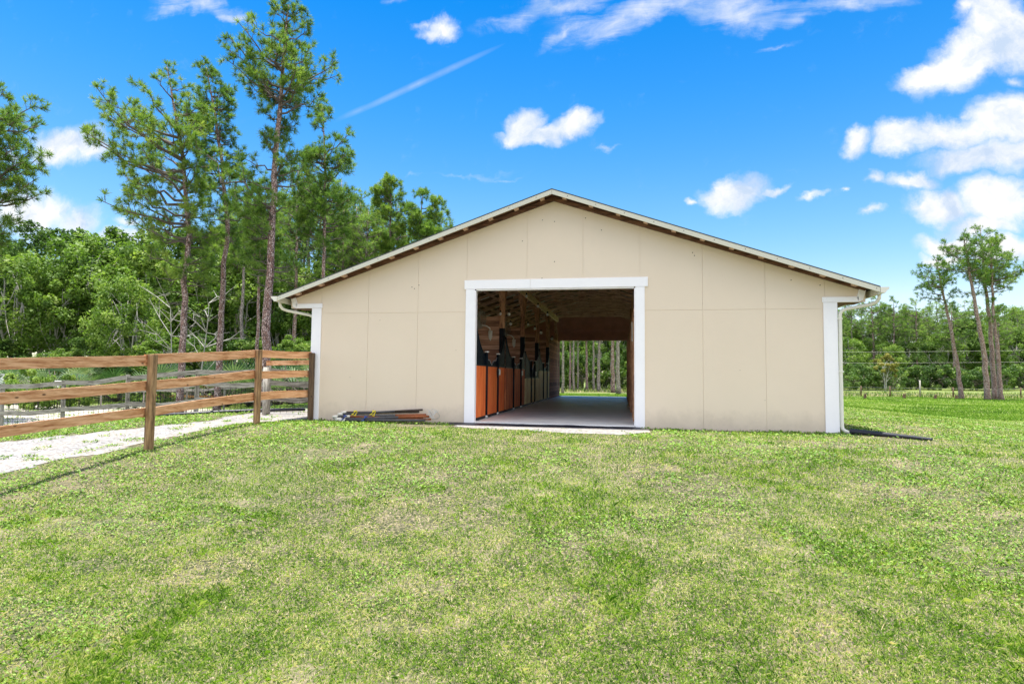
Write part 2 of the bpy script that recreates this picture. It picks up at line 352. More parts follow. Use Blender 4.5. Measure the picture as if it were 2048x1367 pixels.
# ------------------------------------------------------------------ mesh helpers
class MB:
    def __init__(s): s.v = []; s.f = []; s.mi = []; s.sm = []
    def add(s, vs, fs, mi=0, smooth=False):
        o = len(s.v); s.v += [tuple(map(float, p)) for p in vs]
        for f in fs: s.f.append(tuple(i+o for i in f)); s.mi.append(mi); s.sm.append(smooth)
        return s
    def box(s, x0, x1, y0, y1, z0, z1, mi=0):
        if x0 > x1: x0, x1 = x1, x0
        if y0 > y1: y0, y1 = y1, y0
        vs = [(x, y, z) for z in (z0, z1) for y in (y0, y1) for x in (x0, x1)]
        return s.add(vs, [(0,2,3,1), (4,5,7,6), (0,1,5,4), (1,3,7,5), (3,2,6,7), (2,0,4,6)], mi)
    def prism(s, poly, a0, a1, axis='y', mi=0):
        """poly of 2-D points extruded along an axis"""
        n = len(poly)
        def P(p, a): return (p[0], a, p[1]) if axis == 'y' else ((a, p[0], p[1]) if axis == 'x' else (p[0], p[1], a))
        vs = [P(p, a0) for p in poly]+[P(p, a1) for p in poly]
        fs = [tuple(range(n)), tuple(range(2*n-1, n-1, -1))]+[(i, i+n, (i+1) % n+n, (i+1) % n) for i in range(n)]
        return s.add(vs, fs, mi)
    def bar(s, a, b, w, h, up=(0, 0, 1), mi=0, w2=None, h2=None):
        a = np.array(a, float); b = np.array(b, float); d = b-a; d /= np.linalg.norm(d)
        r = np.cross(d, np.array(up, float)); r /= np.linalg.norm(r); u = np.cross(r, d)
        w2 = w if w2 is None else w2; h2 = h if h2 is None else h2
        vs = [p+r*sx*ww/2+u*sy*hh/2 for p, ww, hh in ((a, w, h), (b, w2, h2)) for sx, sy in ((-1,-1), (1,-1), (1,1), (-1,1))]
        return s.add(vs, [(3,2,1,0), (4,5,6,7), (0,1,5,4), (1,2,6,5), (2,3,7,6), (3,0,4,7)], mi)
    def tube(s, pts, rad, n=8, mi=0, smooth=True, cap=True):
        pts = [np.array(p, float) for p in pts]
        if not hasattr(rad, '__len__'): rad = [rad]*len(pts)
        vs = []; prev = None
        for i, p in enumerate(pts):
            d = pts[min(i+1, len(pts)-1)]-pts[max(i-1, 0)]; d = d/(np.linalg.norm(d)+1e-9)
            if prev is None:
                ref = np.array([0, 0, 1.]) if abs(d[2]) < .9 else np.array([1., 0, 0]); r = np.cross(d, ref)
            else: r = prev-d*(prev@d)
            r /= np.linalg.norm(r)+1e-9; prev = r; u = np.cross(d, r)
            for k in range(n):
                a = 2*math.pi*k/n; vs.append(p+(r*math.cos(a)+u*math.sin(a))*rad[i])
        fs = [(i*n+k, i*n+(k+1) % n, (i+1)*n+(k+1) % n, (i+1)*n+k) for i in range(len(pts)-1) for k in range(n)]
        if cap: fs += [tuple(range(n-1, -1, -1)), tuple((len(pts)-1)*n+k for k in range(n))]
        return s.add(vs, fs, mi, smooth)
    def build(s, name, mats, parent=None, bevel=0):
        me = bpy.data.meshes.new(name); me.from_pydata(s.v, [], s.f); me.update()
        if not isinstance(mats, (list, tuple)): mats = [mats]
        for m_ in mats: me.materials.append(m_)
        me.polygons.foreach_set('material_index', s.mi); me.polygons.foreach_set('use_smooth', s.sm)
        o = bpy.data.objects.new(name, me); C.objects.link(o)
        if parent:
            o.parent = parent; o.matrix_parent_inverse = parent.matrix_basis.inverted()
        if bevel:
            bm_ = o.modifiers.new('bevel', 'BEVEL'); bm_.width = bevel; bm_.segments = 1; bm_.limit_method = 'ANGLE'
        return o
def tag(o, label=None, cat=None, group=None, kind=None):
    for k, v in (('label', label), ('category', cat), ('group', group), ('kind', kind)):
        if v: o[k] = v
    return o
def empty(name, loc=(0, 0, 0), label=None, cat=None, group=None):
    o = bpy.data.objects.new(name, None); o.location = tuple(map(float, loc)); o.empty_display_size = .2; C.objects.link(o)
    return tag(o, label, cat, group)
def copy_thing(o, loc, rz=0, sc_=1, label=None):
    c = o.copy(); C.objects.link(c); c.location = tuple(map(float, loc)); c.rotation_euler = (0, 0, rz); c.scale = (sc_, sc_, sc_) if not hasattr(sc_, '__len__') else sc_
    if label: c['label'] = label
    for ch in list(o.children):
        d = ch.copy(); C.objects.link(d); d.parent = c
        for g in ch.children:
            e = g.copy(); C.objects.link(e); e.parent = d
    return c
def npmesh(name, V, Fq, mat, tint=None, parent=None):
    """V (n,3); Fq (m,k) faces of k corners; tint per face"""
    V = np.asarray(V, np.float32); Fq = np.asarray(Fq, np.int32); m_, k = Fq.shape
    me = bpy.data.meshes.new(name)
    me.vertices.add(len(V)); me.vertices.foreach_set('co', V.ravel())
    me.loops.add(m_*k); me.loops.foreach_set('vertex_index', Fq.ravel())
    me.polygons.add(m_); me.polygons.foreach_set('loop_start', np.arange(0, m_*k, k, dtype=np.int32))
    me.update(calc_edges=True)
    if tint is not None:
        at = me.attributes.new('tint', 'FLOAT', 'FACE'); at.data.foreach_set('value', np.asarray(tint, np.float32))
    me.materials.append(mat)
    o = bpy.data.objects.new(name, me); C.objects.link(o)
    if parent: o.parent = parent
    return o
def unit(a): return a/(np.linalg.norm(a, axis=-1, keepdims=True)+1e-9)
def ss(t): t = np.clip(t, 0, 1); return t*t*(3-2*t)
def gz(x, y):
    x = np.asarray(x, float); y = np.asarray(y, float)
    dx = np.maximum(np.maximum(-8.6-x, 0), x-9); dy = np.maximum(np.maximum(-1.5-y, 0), y-21); d = np.hypot(dx, dy)
    bumps = .02*np.sin(x*.9+1.3)*np.sin(y*.8)*ss((d-.5)/3)+.03*np.sin(x*.31+y*.22)*ss((d-2)/6)
    return -0.06-0.6*ss(d/9)+.5*ss((d-50)/50)+bumps
def G(px, py):
    v = ray(px, py); v = v/(v@Fv); t = 1.0
    while t < 300:
        P = CAM+v*t
        if P[2] < gz(P[0], P[1]): return P
        t += .02
    return P
def hsh(a, b, s):
    h = np.sin(a*127.1+b*311.7+s*74.7)*43758.5453; return h-np.floor(h)
def vnoise(x, y, s=0):
    xi = np.floor(x); yi = np.floor(y); fx = ss(x-xi); fy = ss(y-yi)
    a = hsh(xi, yi, s); b = hsh(xi+1, yi, s); c = hsh(xi, yi+1, s); d = hsh(xi+1, yi+1, s)
    return (a*(1-fx)+b*fx)*(1-fy)+(c*(1-fx)+d*fx)*fy
def fbm(x, y, s=0, o=4):
    r = 0; a = .5; t = 0
    for i in range(o): r = r+a*vnoise(x*2**i, y*2**i, s+i*3); t += a; a *= .55
    return r/t

# ------------------------------------------------------------------ ground
def build_ground():
    t = np.linspace(-1, 1, 301); k = 5.6
    c = np.sinh(t*k)/math.sinh(k)*700
    t2 = np.linspace(-1, 1, 301)
    X, Y = np.meshgrid(c+0.5, np.sinh(t2*k)/math.sinh(k)*700-3)
    Z = gz(X, Y); n = len(c)
    V = np.stack([X.ravel(), Y.ravel(), Z.ravel()], 1)
    i = np.arange(n-1)[:, None]*n+np.arange(n-1)[None]; i = i.ravel()
    o = npmesh('ground', V, np.stack([i, i+1, i+n+1, i+n], 1), M['ground'])
    o.data.polygons.foreach_set('use_smooth', [True]*len(o.data.polygons))
    tag(o, kind='structure')
build_ground()
def ragged(poly, name, lift, amp=.25, seed=0):
    """flat sheet following the ground inside a ragged outline"""
    P = np.array(poly)[:, :2]; x0, y0 = P.min(0)-1; x1, y1 = P.max(0)+1; st = .1
    X, Y = np.meshgrid(np.arange(x0, x1, st), np.arange(y0, y1, st))
    Xd = X+(fbm(X*.9, Y*.9, seed)-.5)*amp*3+(fbm(X*5, Y*5, seed+5)-.5)*amp*1.2; Yd = Y+(fbm(X*.9, Y*.9, seed+9)-.5)*amp*3+(fbm(X*5, Y*5, seed+15)-.5)*amp*1.2
    ins = inside(P, Xd, Yd)
    ny, nx = X.shape; idx = np.arange(nx*ny).reshape(ny, nx)
    q = ins[:-1, :-1] & ins[1:, :-1] & ins[:-1, 1:] & ins[1:, 1:]
    Fq = np.stack([idx[:-1, :-1][q], idx[:-1, 1:][q], idx[1:, 1:][q], idx[1:, :-1][q]], 1)
    V = np.stack([X.ravel(), Y.ravel(), gz(X, Y).ravel()+lift], 1)
    us, inv = np.unique(Fq, return_inverse=True)
    return V[us], inv.reshape(Fq.shape)
def inside(P, X, Y):
    r = np.zeros(X.shape, bool); j = len(P)-1
    for i in range(len(P)):
        xi, yi = P[i]; xj, yj = P[j]
        c = ((yi > Y) != (yj > Y)) & (X < (xj-xi)*(Y-yi)/(yj-yi+1e-12)+xi); r ^= c; j = i
    return r
pathpx = [(-330, 960), (-330, 905), (0, 886), (150, 870), (300, 853), (430, 840), (480, 828), (560, 818), (622, 813)]
PATH = [G(*p)[:2] for p in pathpx] + [np.array([-6.7, 5.0]), np.array([-6.3, 3.0]), G(612, 838)[:2], G(480, 848)[:2], G(400, 860)[:2], G(330, 880)[:2], G(230, 905)[:2], G(100, 930)[:2], G(0, 950)[:2]]
PATH = np.array(PATH)
V, Fq = ragged(PATH, 'p', .006, .22, 3)
tag(npmesh('gravel_path', V, Fq, M['gravel']), kind='structure')
APRON = np.array([(-2.2, -.2), (2.2, -.2), (2.1, -1.0), (1.5, -1.7), (.4, -1.65), (-.5, -1.25), (-1.4, -1.2), (-2.1, -.95)])
V, Fq = ragged(APRON, 'a', .007, .10, 8)
tag(npmesh('gravel_apron', V, Fq, M['gravel']), kind='structure')

# ------------------------------------------------------------------ barn
W, HD, L = 1.83, 3.06, 19.49
CX, EX = 5.92, 6.5                       # wall corner, end of the eave return
AP, SL = 5.06, (5.06-2.877)/6.5
def under(x): return AP-abs(x)*SL         # underside of the end rafter
barn = empty('horse_barn', (0, 0, 0), 'long beige plywood horse barn with white trim and open centre aisle', 'barn')
def front_wall():
    b = MB(); g = .0025
    xs = [-6.5, -4.47-1.22, -4.47, -3.22, -2.03, -.61, .67, 1.93, 3.26, 4.54, 5.72, 6.5]
    zs = 2.53
    for i in range(len(xs)-1):
        x0, x1 = xs[i]+g, xs[i+1]-g
        if i == 0: x0 = -6.5
        if i == len(xs)-2: x1 = 6.5
        lo = zs+g
        if x1 <= -5.6 or x0 >= 5.6: lo = 2.66
        if -2.1 < (x0+x1)/2 < 2.0: lo = HD
        pts = [(x0, lo), (x1, lo), (x1, under(x1))]
        if x0 < 0 < x1: pts.append((0, AP))
        pts.append((x0, under(x0)))
        b.prism(pts, 0, .02)
    for x0, x1 in ((-5.92, -4.47-g), (-4.47+g, -3.22-g), (-3.22+g, -W), (W, 3.26-g), (3.26+g, 4.54-g), (4.54+g, 5.92)):
        b.box(x0, x1, 0, .02, -.12, zs-g)
    # strips between the opening and the neighbouring upper panels
    b.box(-2.03, -W, .0, .02, zs+g, HD-.001); b.box(W, 1.93-g, .0, .02, zs+g, HD-.001)
    # backing framing behind the panel joints
    b.box(-5.9, -W-.01, .010, .04, -.1, 2.64); b.box(W+.01, 5.9, .010, .04, -.1, 2.64)
    b.prism([(-6.45, 2.67), (6.45, 2.67), (6.45, under(6.45)-.02), (0, AP-.02), (-6.45, under(6.45)-.02)], .022, .04) if False else None
    b.prism([(-6.4, 2.70), (-W-.01, 2.70), (-W-.01, HD+.02), (W+.01, HD+.02), (W+.01, 2.70), (6.4, 2.70), (6.4, under(6.4)-.02), (0, AP-.02), (-6.4, under(6.4)-.02)], .010, .041, mi=0)
    o = b.build('front_wall', [M['siding'], M['wallin']], barn)
    o2 = MB()
    o2.prism([(-5.9, 2.1), (-W-.02, 2.1), (-W-.02, HD+.03), (W+.02, HD+.03), (W+.02, 2.1), (5.9, 2.1), (5.9, under(5.9)-.03), (0, AP-.03), (-5.9, under(5.9)-.03)], .042, .05)
    o2.build('front_wall_lining', M['wallin'], barn)
for px, py in ((1109, 443), (1109, 523), (1085, 440), (1045, 482), (1171, 436), (1084, 556), (824, 574), (838, 570), (829, 577), (1385, 505), (1203, 460), (1389, 511), (1530, 800), (1582, 560), (1640, 570), (912, 700), (1277, 702), (700, 754), (760, 640), (1480, 740)):
    P = Yp(px, py, 0); b = MB(); b.tube([(P[0], -.001, P[2]), (P[0], -.005, P[2])], .011 if py < 600 else .006, 8); b.build('nail_head', M['screw'], barn)
front_wall()
def side_walls():
    for s in (-1, 1):
        b = MB(); 
        ys = [.045]+[q for k in range(5) for q in (3.66*k+.7, 3.66*k+3.1)]+[L]  # window gaps added in these unseen walls to let light inside
        for i in range(0, len(ys), 2): b.box(s*5.90, s*5.92, ys[i], ys[i+1], -.12, 2.74)  # wall top kept low, eave left open to add interior light
        for i in range(1, len(ys)-1, 2): b.box(s*5.90, s*5.92, ys[i], ys[i+1], -.12, 1.1); b.box(s*5.90, s*5.92, ys[i], ys[i+1], 2.5, 2.74)
        o = b.build('side_wall', M['siding'], barn)
        b = MB(); ys[0] = .06; ys[-1] = L-.06
        for i in range(0, len(ys), 2): b.box(s*5.86, s*5.885, ys[i], ys[i+1], 0, 2.73)
        for i in range(1, len(ys)-1, 2): b.box(s*5.86, s*5.885, ys[i], ys[i+1], 0, 1.1); b.box(s*5.86, s*5.885, ys[i], ys[i+1], 2.5, 2.73)
        b.build('wall_lining', M['plank'], barn)
    b = MB()
    b.prism([(-5.92, -.1), (-W, -.1), (-W, HD), (W, HD), (W, -.1), (5.92, -.1), (5.92, under(5.92)+.09), (0, AP+.09), (-5.92, under(5.92)+.09)], L, L+.03)
    b.build('rear_wall', M['siding'], barn)
    b = MB()
    b.prism([(-5.85, .01), (-W-.01, .01), (-W-.01, HD+.02), (W+.01, HD+.02), (W+.01, .01), (5.85, .01), (5.85, under(5.85)-.02), (0, AP-.02), (-5.85, under(5.85)-.02)], L-.02, L-.003)
    # girts and studs on the inner face of the rear gable
    b.box(-5.8, 5.8, L-.09, L-.021, 3.62, 3.70); b.box(-3.4, 3.4, L-.09, L-.021, HD+.02, HD+.20)
    for x in np.arange(-4.8, 4.9, 1.2): b.box(x-.03, x+.03, L-.075, L-.021, 3.26, min(under(x)-.12, 4.9))
    b.build('rear_wall_lining', M['wallin'], barn)
side_walls()
def roof():
    OY, T = -.42, 5.23
    fe = 6.62; sl = .348
    top = lambda x: T-abs(x)*sl
    for s in (-1, 1):
        b = MB(); b.prism([(0.0, T), (s*fe, top(fe)), (s*fe, top(fe)-.022), (0, T-.022)], OY-.012, L+.45)
        for yy in np.arange(OY+.1, L+.3, .3):      # standing ribs
            b.prism([(s*.12, T-.12*sl+.02), (s*(fe-.02), top(fe-.02)+.02), (s*(fe-.02), top(fe-.02)+.001), (s*.12, T-.12*sl+.001)], yy, yy+.03)
        r = b.build('roof_sheet', M['roofmetal'], barn)
        b = MB(); b.prism([(s*.003, T-.024), (s*fe, top(fe)-.024), (s*fe, top(fe)-.125), (s*.003, T-.125)], OY-.008, OY+.015)
        fb = b.build('barge_board', M['fascia'], barn)
        for q in list(np.arange(.35, 6.6, .62)):
            b = MB(); b.box(s*q-.008, s*q+.008, OY-.0115, OY-.008, top(q)-.075, top(q)-.06); b.build('screw', M['screw'], fb)
        # end rafter lying on the wall face
        b = MB(); b.prism([(s*.002, AP+.005), (s*(EX-.02), under(EX-.02)+.005), (s*(EX-.02), under(EX-.02)+.085), (s*.002, AP+.10)], -.045, -.004)
        b.build('end_rafter', M['rafter'], barn)
        # purlins run along the barn and carry the overhang
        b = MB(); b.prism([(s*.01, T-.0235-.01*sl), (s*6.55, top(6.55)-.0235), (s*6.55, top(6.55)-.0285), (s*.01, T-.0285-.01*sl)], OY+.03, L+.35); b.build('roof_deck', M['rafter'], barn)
        pb = MB()
        for q in np.arange(.25, 6.5, .6):
            zt = top(q)-.03
            pb.prism([(s*(q-.045), zt+.045*sl-.002), (s*(q+.045), zt-.045*sl-.002), (s*(q+.045), zt-.045*sl-.04), (s*(q-.045), zt+.045*sl-.04)], OY+.02, L+.4)
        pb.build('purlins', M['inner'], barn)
        # eave fascia
        b = MB(); b.box(s*(fe-.03), s*(fe-.005), OY+.02, L+.4, top(fe)-.16, top(fe)-.03); b.build('eave_fascia', M['fascia'], barn)
    b = MB()
    for s in (-1, 1): b.prism([(0, T+.035), (s*.30, T+.035-.3*sl), (s*.30, T+.022-.3*sl), (0, T+.022)], OY+.25, L+.2)
    b.build('ridge_cap', M['roofmetal'], barn)
    # rafter frames with collar ties
    def truss(y):
        b = MB()
        for s in (-1, 1):
            b.prism([(s*.005, 5.07), (s*6.5, under(6.5)+.0), (s*6.5, under(6.5)-.12), (s*.005, 4.93)], y, y+.04)
        b.box(-1.45, 1.45, y+.041, y+.078, 4.27, 4.38)
        for s in (-1, 1): b.bar((s*1.45, y+.06, 4.33), (s*2.5, y+.06, 4.02), .036, .10, up=(0, 0, 1))
        return b
    t0 = truss(0).build('roof_truss', M['inner'], barn); first = True
    for y in np.arange(1.22, L-.5, 1.22):
        o = t0 if first else t0.copy()
        if not first: C.objects.link(o); o.parent = barn
        first = False; o.location = (0, float(y), 0)
    # white strips standing in for lit dashes on the left rafters
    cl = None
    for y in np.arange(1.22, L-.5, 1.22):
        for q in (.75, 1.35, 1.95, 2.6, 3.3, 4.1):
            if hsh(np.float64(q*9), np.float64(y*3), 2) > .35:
                if cl is None: cl = MB().bar((-.12, 0, -.12*SL), (.12, 0, .12*SL), .014, .030).build('lit_dash', M['bulb'], barn); o = cl
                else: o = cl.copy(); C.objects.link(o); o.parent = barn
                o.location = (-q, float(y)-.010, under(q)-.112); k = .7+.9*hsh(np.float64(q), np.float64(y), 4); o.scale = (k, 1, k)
roof()
def trim():
    t = MB(); t.box(-W-.215, -W, -.028, -.003, -.05, HD-.004); t.build('door_jamb', M['white'], barn, .003)
    t = MB(); t.box(W, W+.20, -.028, -.003, -.05, HD-.004); t.build('door_jamb', M['white'], barn, .003)
    t = MB(); t.box(-W-.25, -.53, -.031, -.003, HD, HD+.21); t.box(-.525, W+.27, -.031, -.003, HD, HD+.21); t.build('door_header', M['white'], barn, .003)
    for s in (-1, 1):   # reveal boards
        t = MB(); t.box(s*W, s*(W-.025), -.02, .13, -.02, HD-.03); t.build('door_reveal', M['white'], barn, .002)
    t = MB(); t.box(-W+.03, W-.03, -.01, .12, HD-.028, HD-.003); t.build('door_reveal', M['white'], barn)
    for s in (-1, 1):
        t = MB(); ox = 5.95 if s > 0 else 5.93; t.box(s*5.68, s*ox, -.028, -.003, -.1, 2.655); t.box(s*5.924, s*ox, .0, .22, -.1, 2.655)
        t.build('corner_board', M['white'], barn, .003)
        t = MB(); t.box(s*5.66, s*6.36, -.034, -.003, 2.66, 2.77)
        t.build('eave_return', M['white'], barn, .003)
        t = MB(); t.prism([(s*6.36, 2.66), (s*6.44, 2.70), (s*6.50, 2.90), (s*6.38, 2.93), (s*6.33, 2.772)] , -.034, -.003); t.build('eave_return_end', M['white'], barn)
        # soffit boards under the side eave
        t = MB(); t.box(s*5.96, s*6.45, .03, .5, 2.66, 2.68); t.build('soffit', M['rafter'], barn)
        # gutter with spout
        g = MB(); zt = 5.23-6.62*.348-.02
        prof = [(s*6.622, zt), (s*6.622, zt-.12), (s*6.70, zt-.12), (s*6.735, zt-.07), (s*6.77, zt-.045), (s*6.78, zt), (s*6.772, zt), (s*6.76, zt-.04), (s*6.70, zt-.108), (s*6.63, zt-.108), (s*6.63, zt)]
        g.prism(prof, -.44, L+.4)
        g.prism([(s*6.622, zt-.001), (s*6.622, zt-.119), (s*6.70, zt-.119), (s*6.735, zt-.07), (s*6.77, zt-.045), (s*6.78, zt-.001)], -.445, -.441)
        gt = g.build('gutter', M['gutter'], barn)
        d = MB()
        yq = -.02 if s > 0 else .20
        r = .037
        pts = [(s*6.68, -.22, zt-.11), (s*6.68, -.20, zt-.20), (s*6.64, -.16, zt-.27), (s*6.55, -.10, zt-.31), (s*6.12, yq, zt-.39), (s*6.03, yq, zt-.43), (s*6.00, yq, zt-.50), (s*5.992, yq, 1.2), (s*5.992, yq, .10)]
        if s > 0: pts += [(s*6.0, yq-.01, .04), (s*6.04, yq-.03, .0), (s*6.13, yq-.07, -.03)]
        d.tube(pts, r, 8)
        for zb in (2.3, 1.2): d.box(s*5.952, s*6.035, yq-.04, yq+.04, zb, zb+.03)
        d.build('downspout', M['gutter'], gt)
trim()
def slab():
    b = MB(); b.box(-5.85, 5.85, .06, L-.03, -.1, -.012); b.box(-W+.03, W-.03, -.12, .061, -.1, -.004); b.box(-W+.03, W-.03, L-.03, L+.5, -.1, -.006)
    b.box(-W-.1, W, .0615, L-.031, -.011, -.002)
    b.build('concrete_floor', M['concrete'], barn)
slab()
# interior framing
def interior():
    bays = [3.66*k+.02 for k in range(1, 5)]
    for y in bays:
        b = MB(); b.box(-W-.16, -W-.01, y-.07, y+.07, 0, 2.45, 0); b.box(-W-.16, -W-.01, y-.07, y+.07, 2.45, under(W)-.12, 1)
        b.bar((-W-.085, y+.10, 3.2), (-W-.085, y+.75, 4.05), .04, .12, up=(1, 0, 0), mi=1)
        b.bar((-W-.085, y-.10, 3.2), (-W-.085, y-.6, 4.0), .04, .12, up=(1, 0, 0), mi=1)
        b.build('timber_post', [M['stain'], M['timber']], barn)
        b = MB(); b.box(-5.84, -W-.17, y-.02, y+.02, 0, 2.76); b.box(-5.84, -W-.17, y-.03, y+.03, 2.761, 2.80)
        b.build('stall_partition', M['plank'], barn)
        b = MB(); b.box(W+.26, 5.84, y-.02, y+.02, 0, 1.4); b.build('stall_partition', M['plank'], barn)
        b = MB(); b.box(W+.10, W+.25, y-.07, y+.07, 0, under(W)-.12); b.build('timber_post', M['timber'], barn)
    b = MB(); b.add([(-W-.03, 4.2, 3.84), (-W+.06, 4.2, 3.84), (-W+.06, 4.2, 4.04), (-W-.03, 4.2, 4.04), (-W-.03, 18.2, 4.0), (-W+.06, 18.2, 4.0), (-W+.06, 18.2, 4.24), (-W-.03, 18.2, 4.24)], [(0, 1, 2, 3), (7, 6, 5, 4), (0, 4, 5, 1), (1, 5, 6, 2), (2, 6, 7, 3), (3, 7, 4, 0)]); b.build('aisle_beam', M['beam'], barn)
    b = MB(); b.bar((-W-.1, 18.1, 3.99), (-W-.1, 18.5, 3.3), .10, .14, up=(1, 0, 0)); b.box(-W-.18, -W-.02, 18.4, 18.55, 0, 3.4); b.build('beam_brace', M['timber'], barn)
    # plank wall of the last bay on the left, and the whole right side of the aisle
    b = MB(); b.box(-W-.06, -W-.02, 14.75, 18.38, 0, 3.0); b.box(-W-.06, -W-.02, 18.56, L-.03, 0, 3.0); b.build('aisle_wall', M['redplank'], barn)
    b = MB(); b.box(W+.02, W+.06, .25, 3.60, 0, 3.3); b.build('aisle_wall', M['plankr'], barn)
    for k in range(1, 5):
        y0, y1 = 3.66*k+.10, min(3.66*k+3.60, L-.1)
        b = MB(); b.box(W+.02, W+.06, y0, y1, 0, 1.3); b.box(W+.02, W+.06, y0, y1, 2.6, 2.95)
        for q in np.arange(y0+.06, y1, .14): b.box(W+.033, W+.047, q-.007, q+.007, 1.301, 2.599)  # band left open with bars, shaped to let light into the aisle
        b.build('aisle_wall', M['plankr'], barn)
    b = MB()
    for y in (1.3, 2.5, 5.0, 6.2, 8.6, 9.8, 12.3, 13.5, 16.2): b.box(W-.03, W+.018, y-.05, y+.05, 0, 2.5)
    b.box(W-.035, W+.018, .3, L-.4, 2.55, 2.62)
    b.build('door_frames', M['timber'], barn)
    b = MB(); b.bar((W-.02, 1.6, 1.95), (W-.02, 2.0, 2.45), .03, .07, up=(1, 0, 0)); b.build('sign_board', M['offwhite'], barn)
interior()

# dark strip standing in for the overhang shade in front of the slab
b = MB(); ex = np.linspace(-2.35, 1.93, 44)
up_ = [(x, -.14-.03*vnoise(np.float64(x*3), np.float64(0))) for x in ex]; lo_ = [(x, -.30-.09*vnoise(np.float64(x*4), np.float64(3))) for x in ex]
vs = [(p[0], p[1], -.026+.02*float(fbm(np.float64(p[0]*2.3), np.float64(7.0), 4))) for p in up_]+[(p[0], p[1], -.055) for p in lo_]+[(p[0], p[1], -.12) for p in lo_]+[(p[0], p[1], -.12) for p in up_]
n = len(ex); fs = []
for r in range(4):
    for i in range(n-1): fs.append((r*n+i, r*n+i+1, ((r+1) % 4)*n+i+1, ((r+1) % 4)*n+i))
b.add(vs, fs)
tag(b.build('shade_strip', M['black']), 'ragged dark strip standing in for shade along the front edge of the barn floor', 'rubber strip')
# corrugated drain pipe from the right downspout
b = MB(); A = np.array([6.13, -.07, -.035]); B = G(1862, 881)
pts = []; rd = []
for i in range(60):
    t = i/59; p = A+(B-A)*t; p[2] = gz(p[0], p[1])+.055-.03*t; p[1] += .05*math.sin(t*4); pts.append(p); rd.append((.066 if i % 2 else .057)*(1-.45*t))
b.tube(pts, rd, 10); tag(b.build('drain_pipe', M['black']), 'black corrugated drain pipe on the grass leading away from the right downspout', 'pipe')

# ------------------------------------------------------------------ stall fronts
def stall_front(y0, y1, door, wood_, ztop, cat_label, low=False):
    t = empty('stall_front', (-W, y0, 0), cat_label, 'stall front', 'stall fronts down the left of the aisle')
    x = -W
    pa, pb = y0+door[0], y0+door[1]
    def prof(y):
        if y < pa: s = (pa-y)/(pa-y0); return 1.60+(.62 if not low else .35)*s**2.2
        if y > pb: s = (y-pb)/(y1-pb); return 1.60+(.62 if not low else .35)*s**2.2
        return 1.44
    for a, c in ((y0+.02, pa-.035), (pa+.035, pb-.035), (pb+.035, y1-.02)):
        b = MB(); nb = max(2, int((c-a)/.12)); e = np.linspace(a, c, nb+1)
        for i in range(nb): b.box(x-.018, x+.018, e[i]+.002, e[i+1]-.002, .07, ztop)
        b.build('door_panel' if a > pa and c < pb else 'side_panel', wood_, t)
    b = MB()
    b.box(x-.025, x+.025, y0, y1, .015, .068); b.box(x-.024, x+.024, y0, y1, ztop+.001, ztop+.03)
    b.build('rail', M['steel'], t)
    b = MB()
    for y in np.arange(y0+.04, y1-.03, .055):
        if abs(y-pa) < .04 or abs(y-pb) < .04: continue
        zt = prof(y)
        if pa < y < pb: zt = 1.46-.12*max(0, 1-abs(y-(pa+pb)/2)/.28)
        b.box(x-.007, x+.007, y-.011, y+.011, ztop+.03, max(zt, ztop+.05))
    for seg in (np.linspace(y0+.02, pa-.03, 14), np.linspace(pb+.03, y1-.02, 14)):
        b.tube([(x, y, prof(y)) for y in seg], .022, 6)
    b.build('grille', M['steel'], t)
    mid = (pa+pb)/2
    b = MB(); b.tube([(x, pa+.03, 1.55), (x, pa+.16, 1.46), (x, mid-.26, 1.46), (x, mid, 1.33), (x, mid+.26, 1.46), (x, pb-.16, 1.46), (x, pb-.03, 1.55)], .017, 6)
    b.build('notch_bar', M['galv'] , t)
    for y in (pa, pb):
        b = MB(); b.tube([(x+.03, y, 0), (x+.03, y, 1.64)], .034, 12); p = b.build('gate_post', M['steel'], t)
        b = MB(); b.tube([(x+.03, y, 1.642), (x+.03, y, 1.67)], .055, 12); b.build('cap', M['offwhite'], p)
        b = MB(); b.tube([(x+.03, y, .001), (x+.03, y, .07)], .05, 10); b.build('hinge', M['galv'], p)
    b = MB(); b.box(x+.035, x+.075, pb-.14, pb-.08, 1.02, 1.26); b.build('latch', M['steel'], t)
    b = MB(); b.box(x+.066, x+.10, pb-.02, pb+.03, 1.08, 1.24); b.build('latch_plate', M['offwhite'], t)
stall_front(.16, 3.60, (1.03, 2.40), M['orange'], 1.29, 'bright orange stall front nearest the barn door')
stall_front(3.76, 7.26, (1.2, 2.6), M['redbrown'], 1.29, 'reddish brown stall front, second from the barn door')
stall_front(7.42, 10.92, (1.3, 2.2), M['pale'], .98, 'low pale stall front in the middle of the aisle', True)
stall_front(11.08, 14.58, (1.2, 2.5), M['pale'], 1.29, 'tall pale yellow stall front farthest down the aisle')

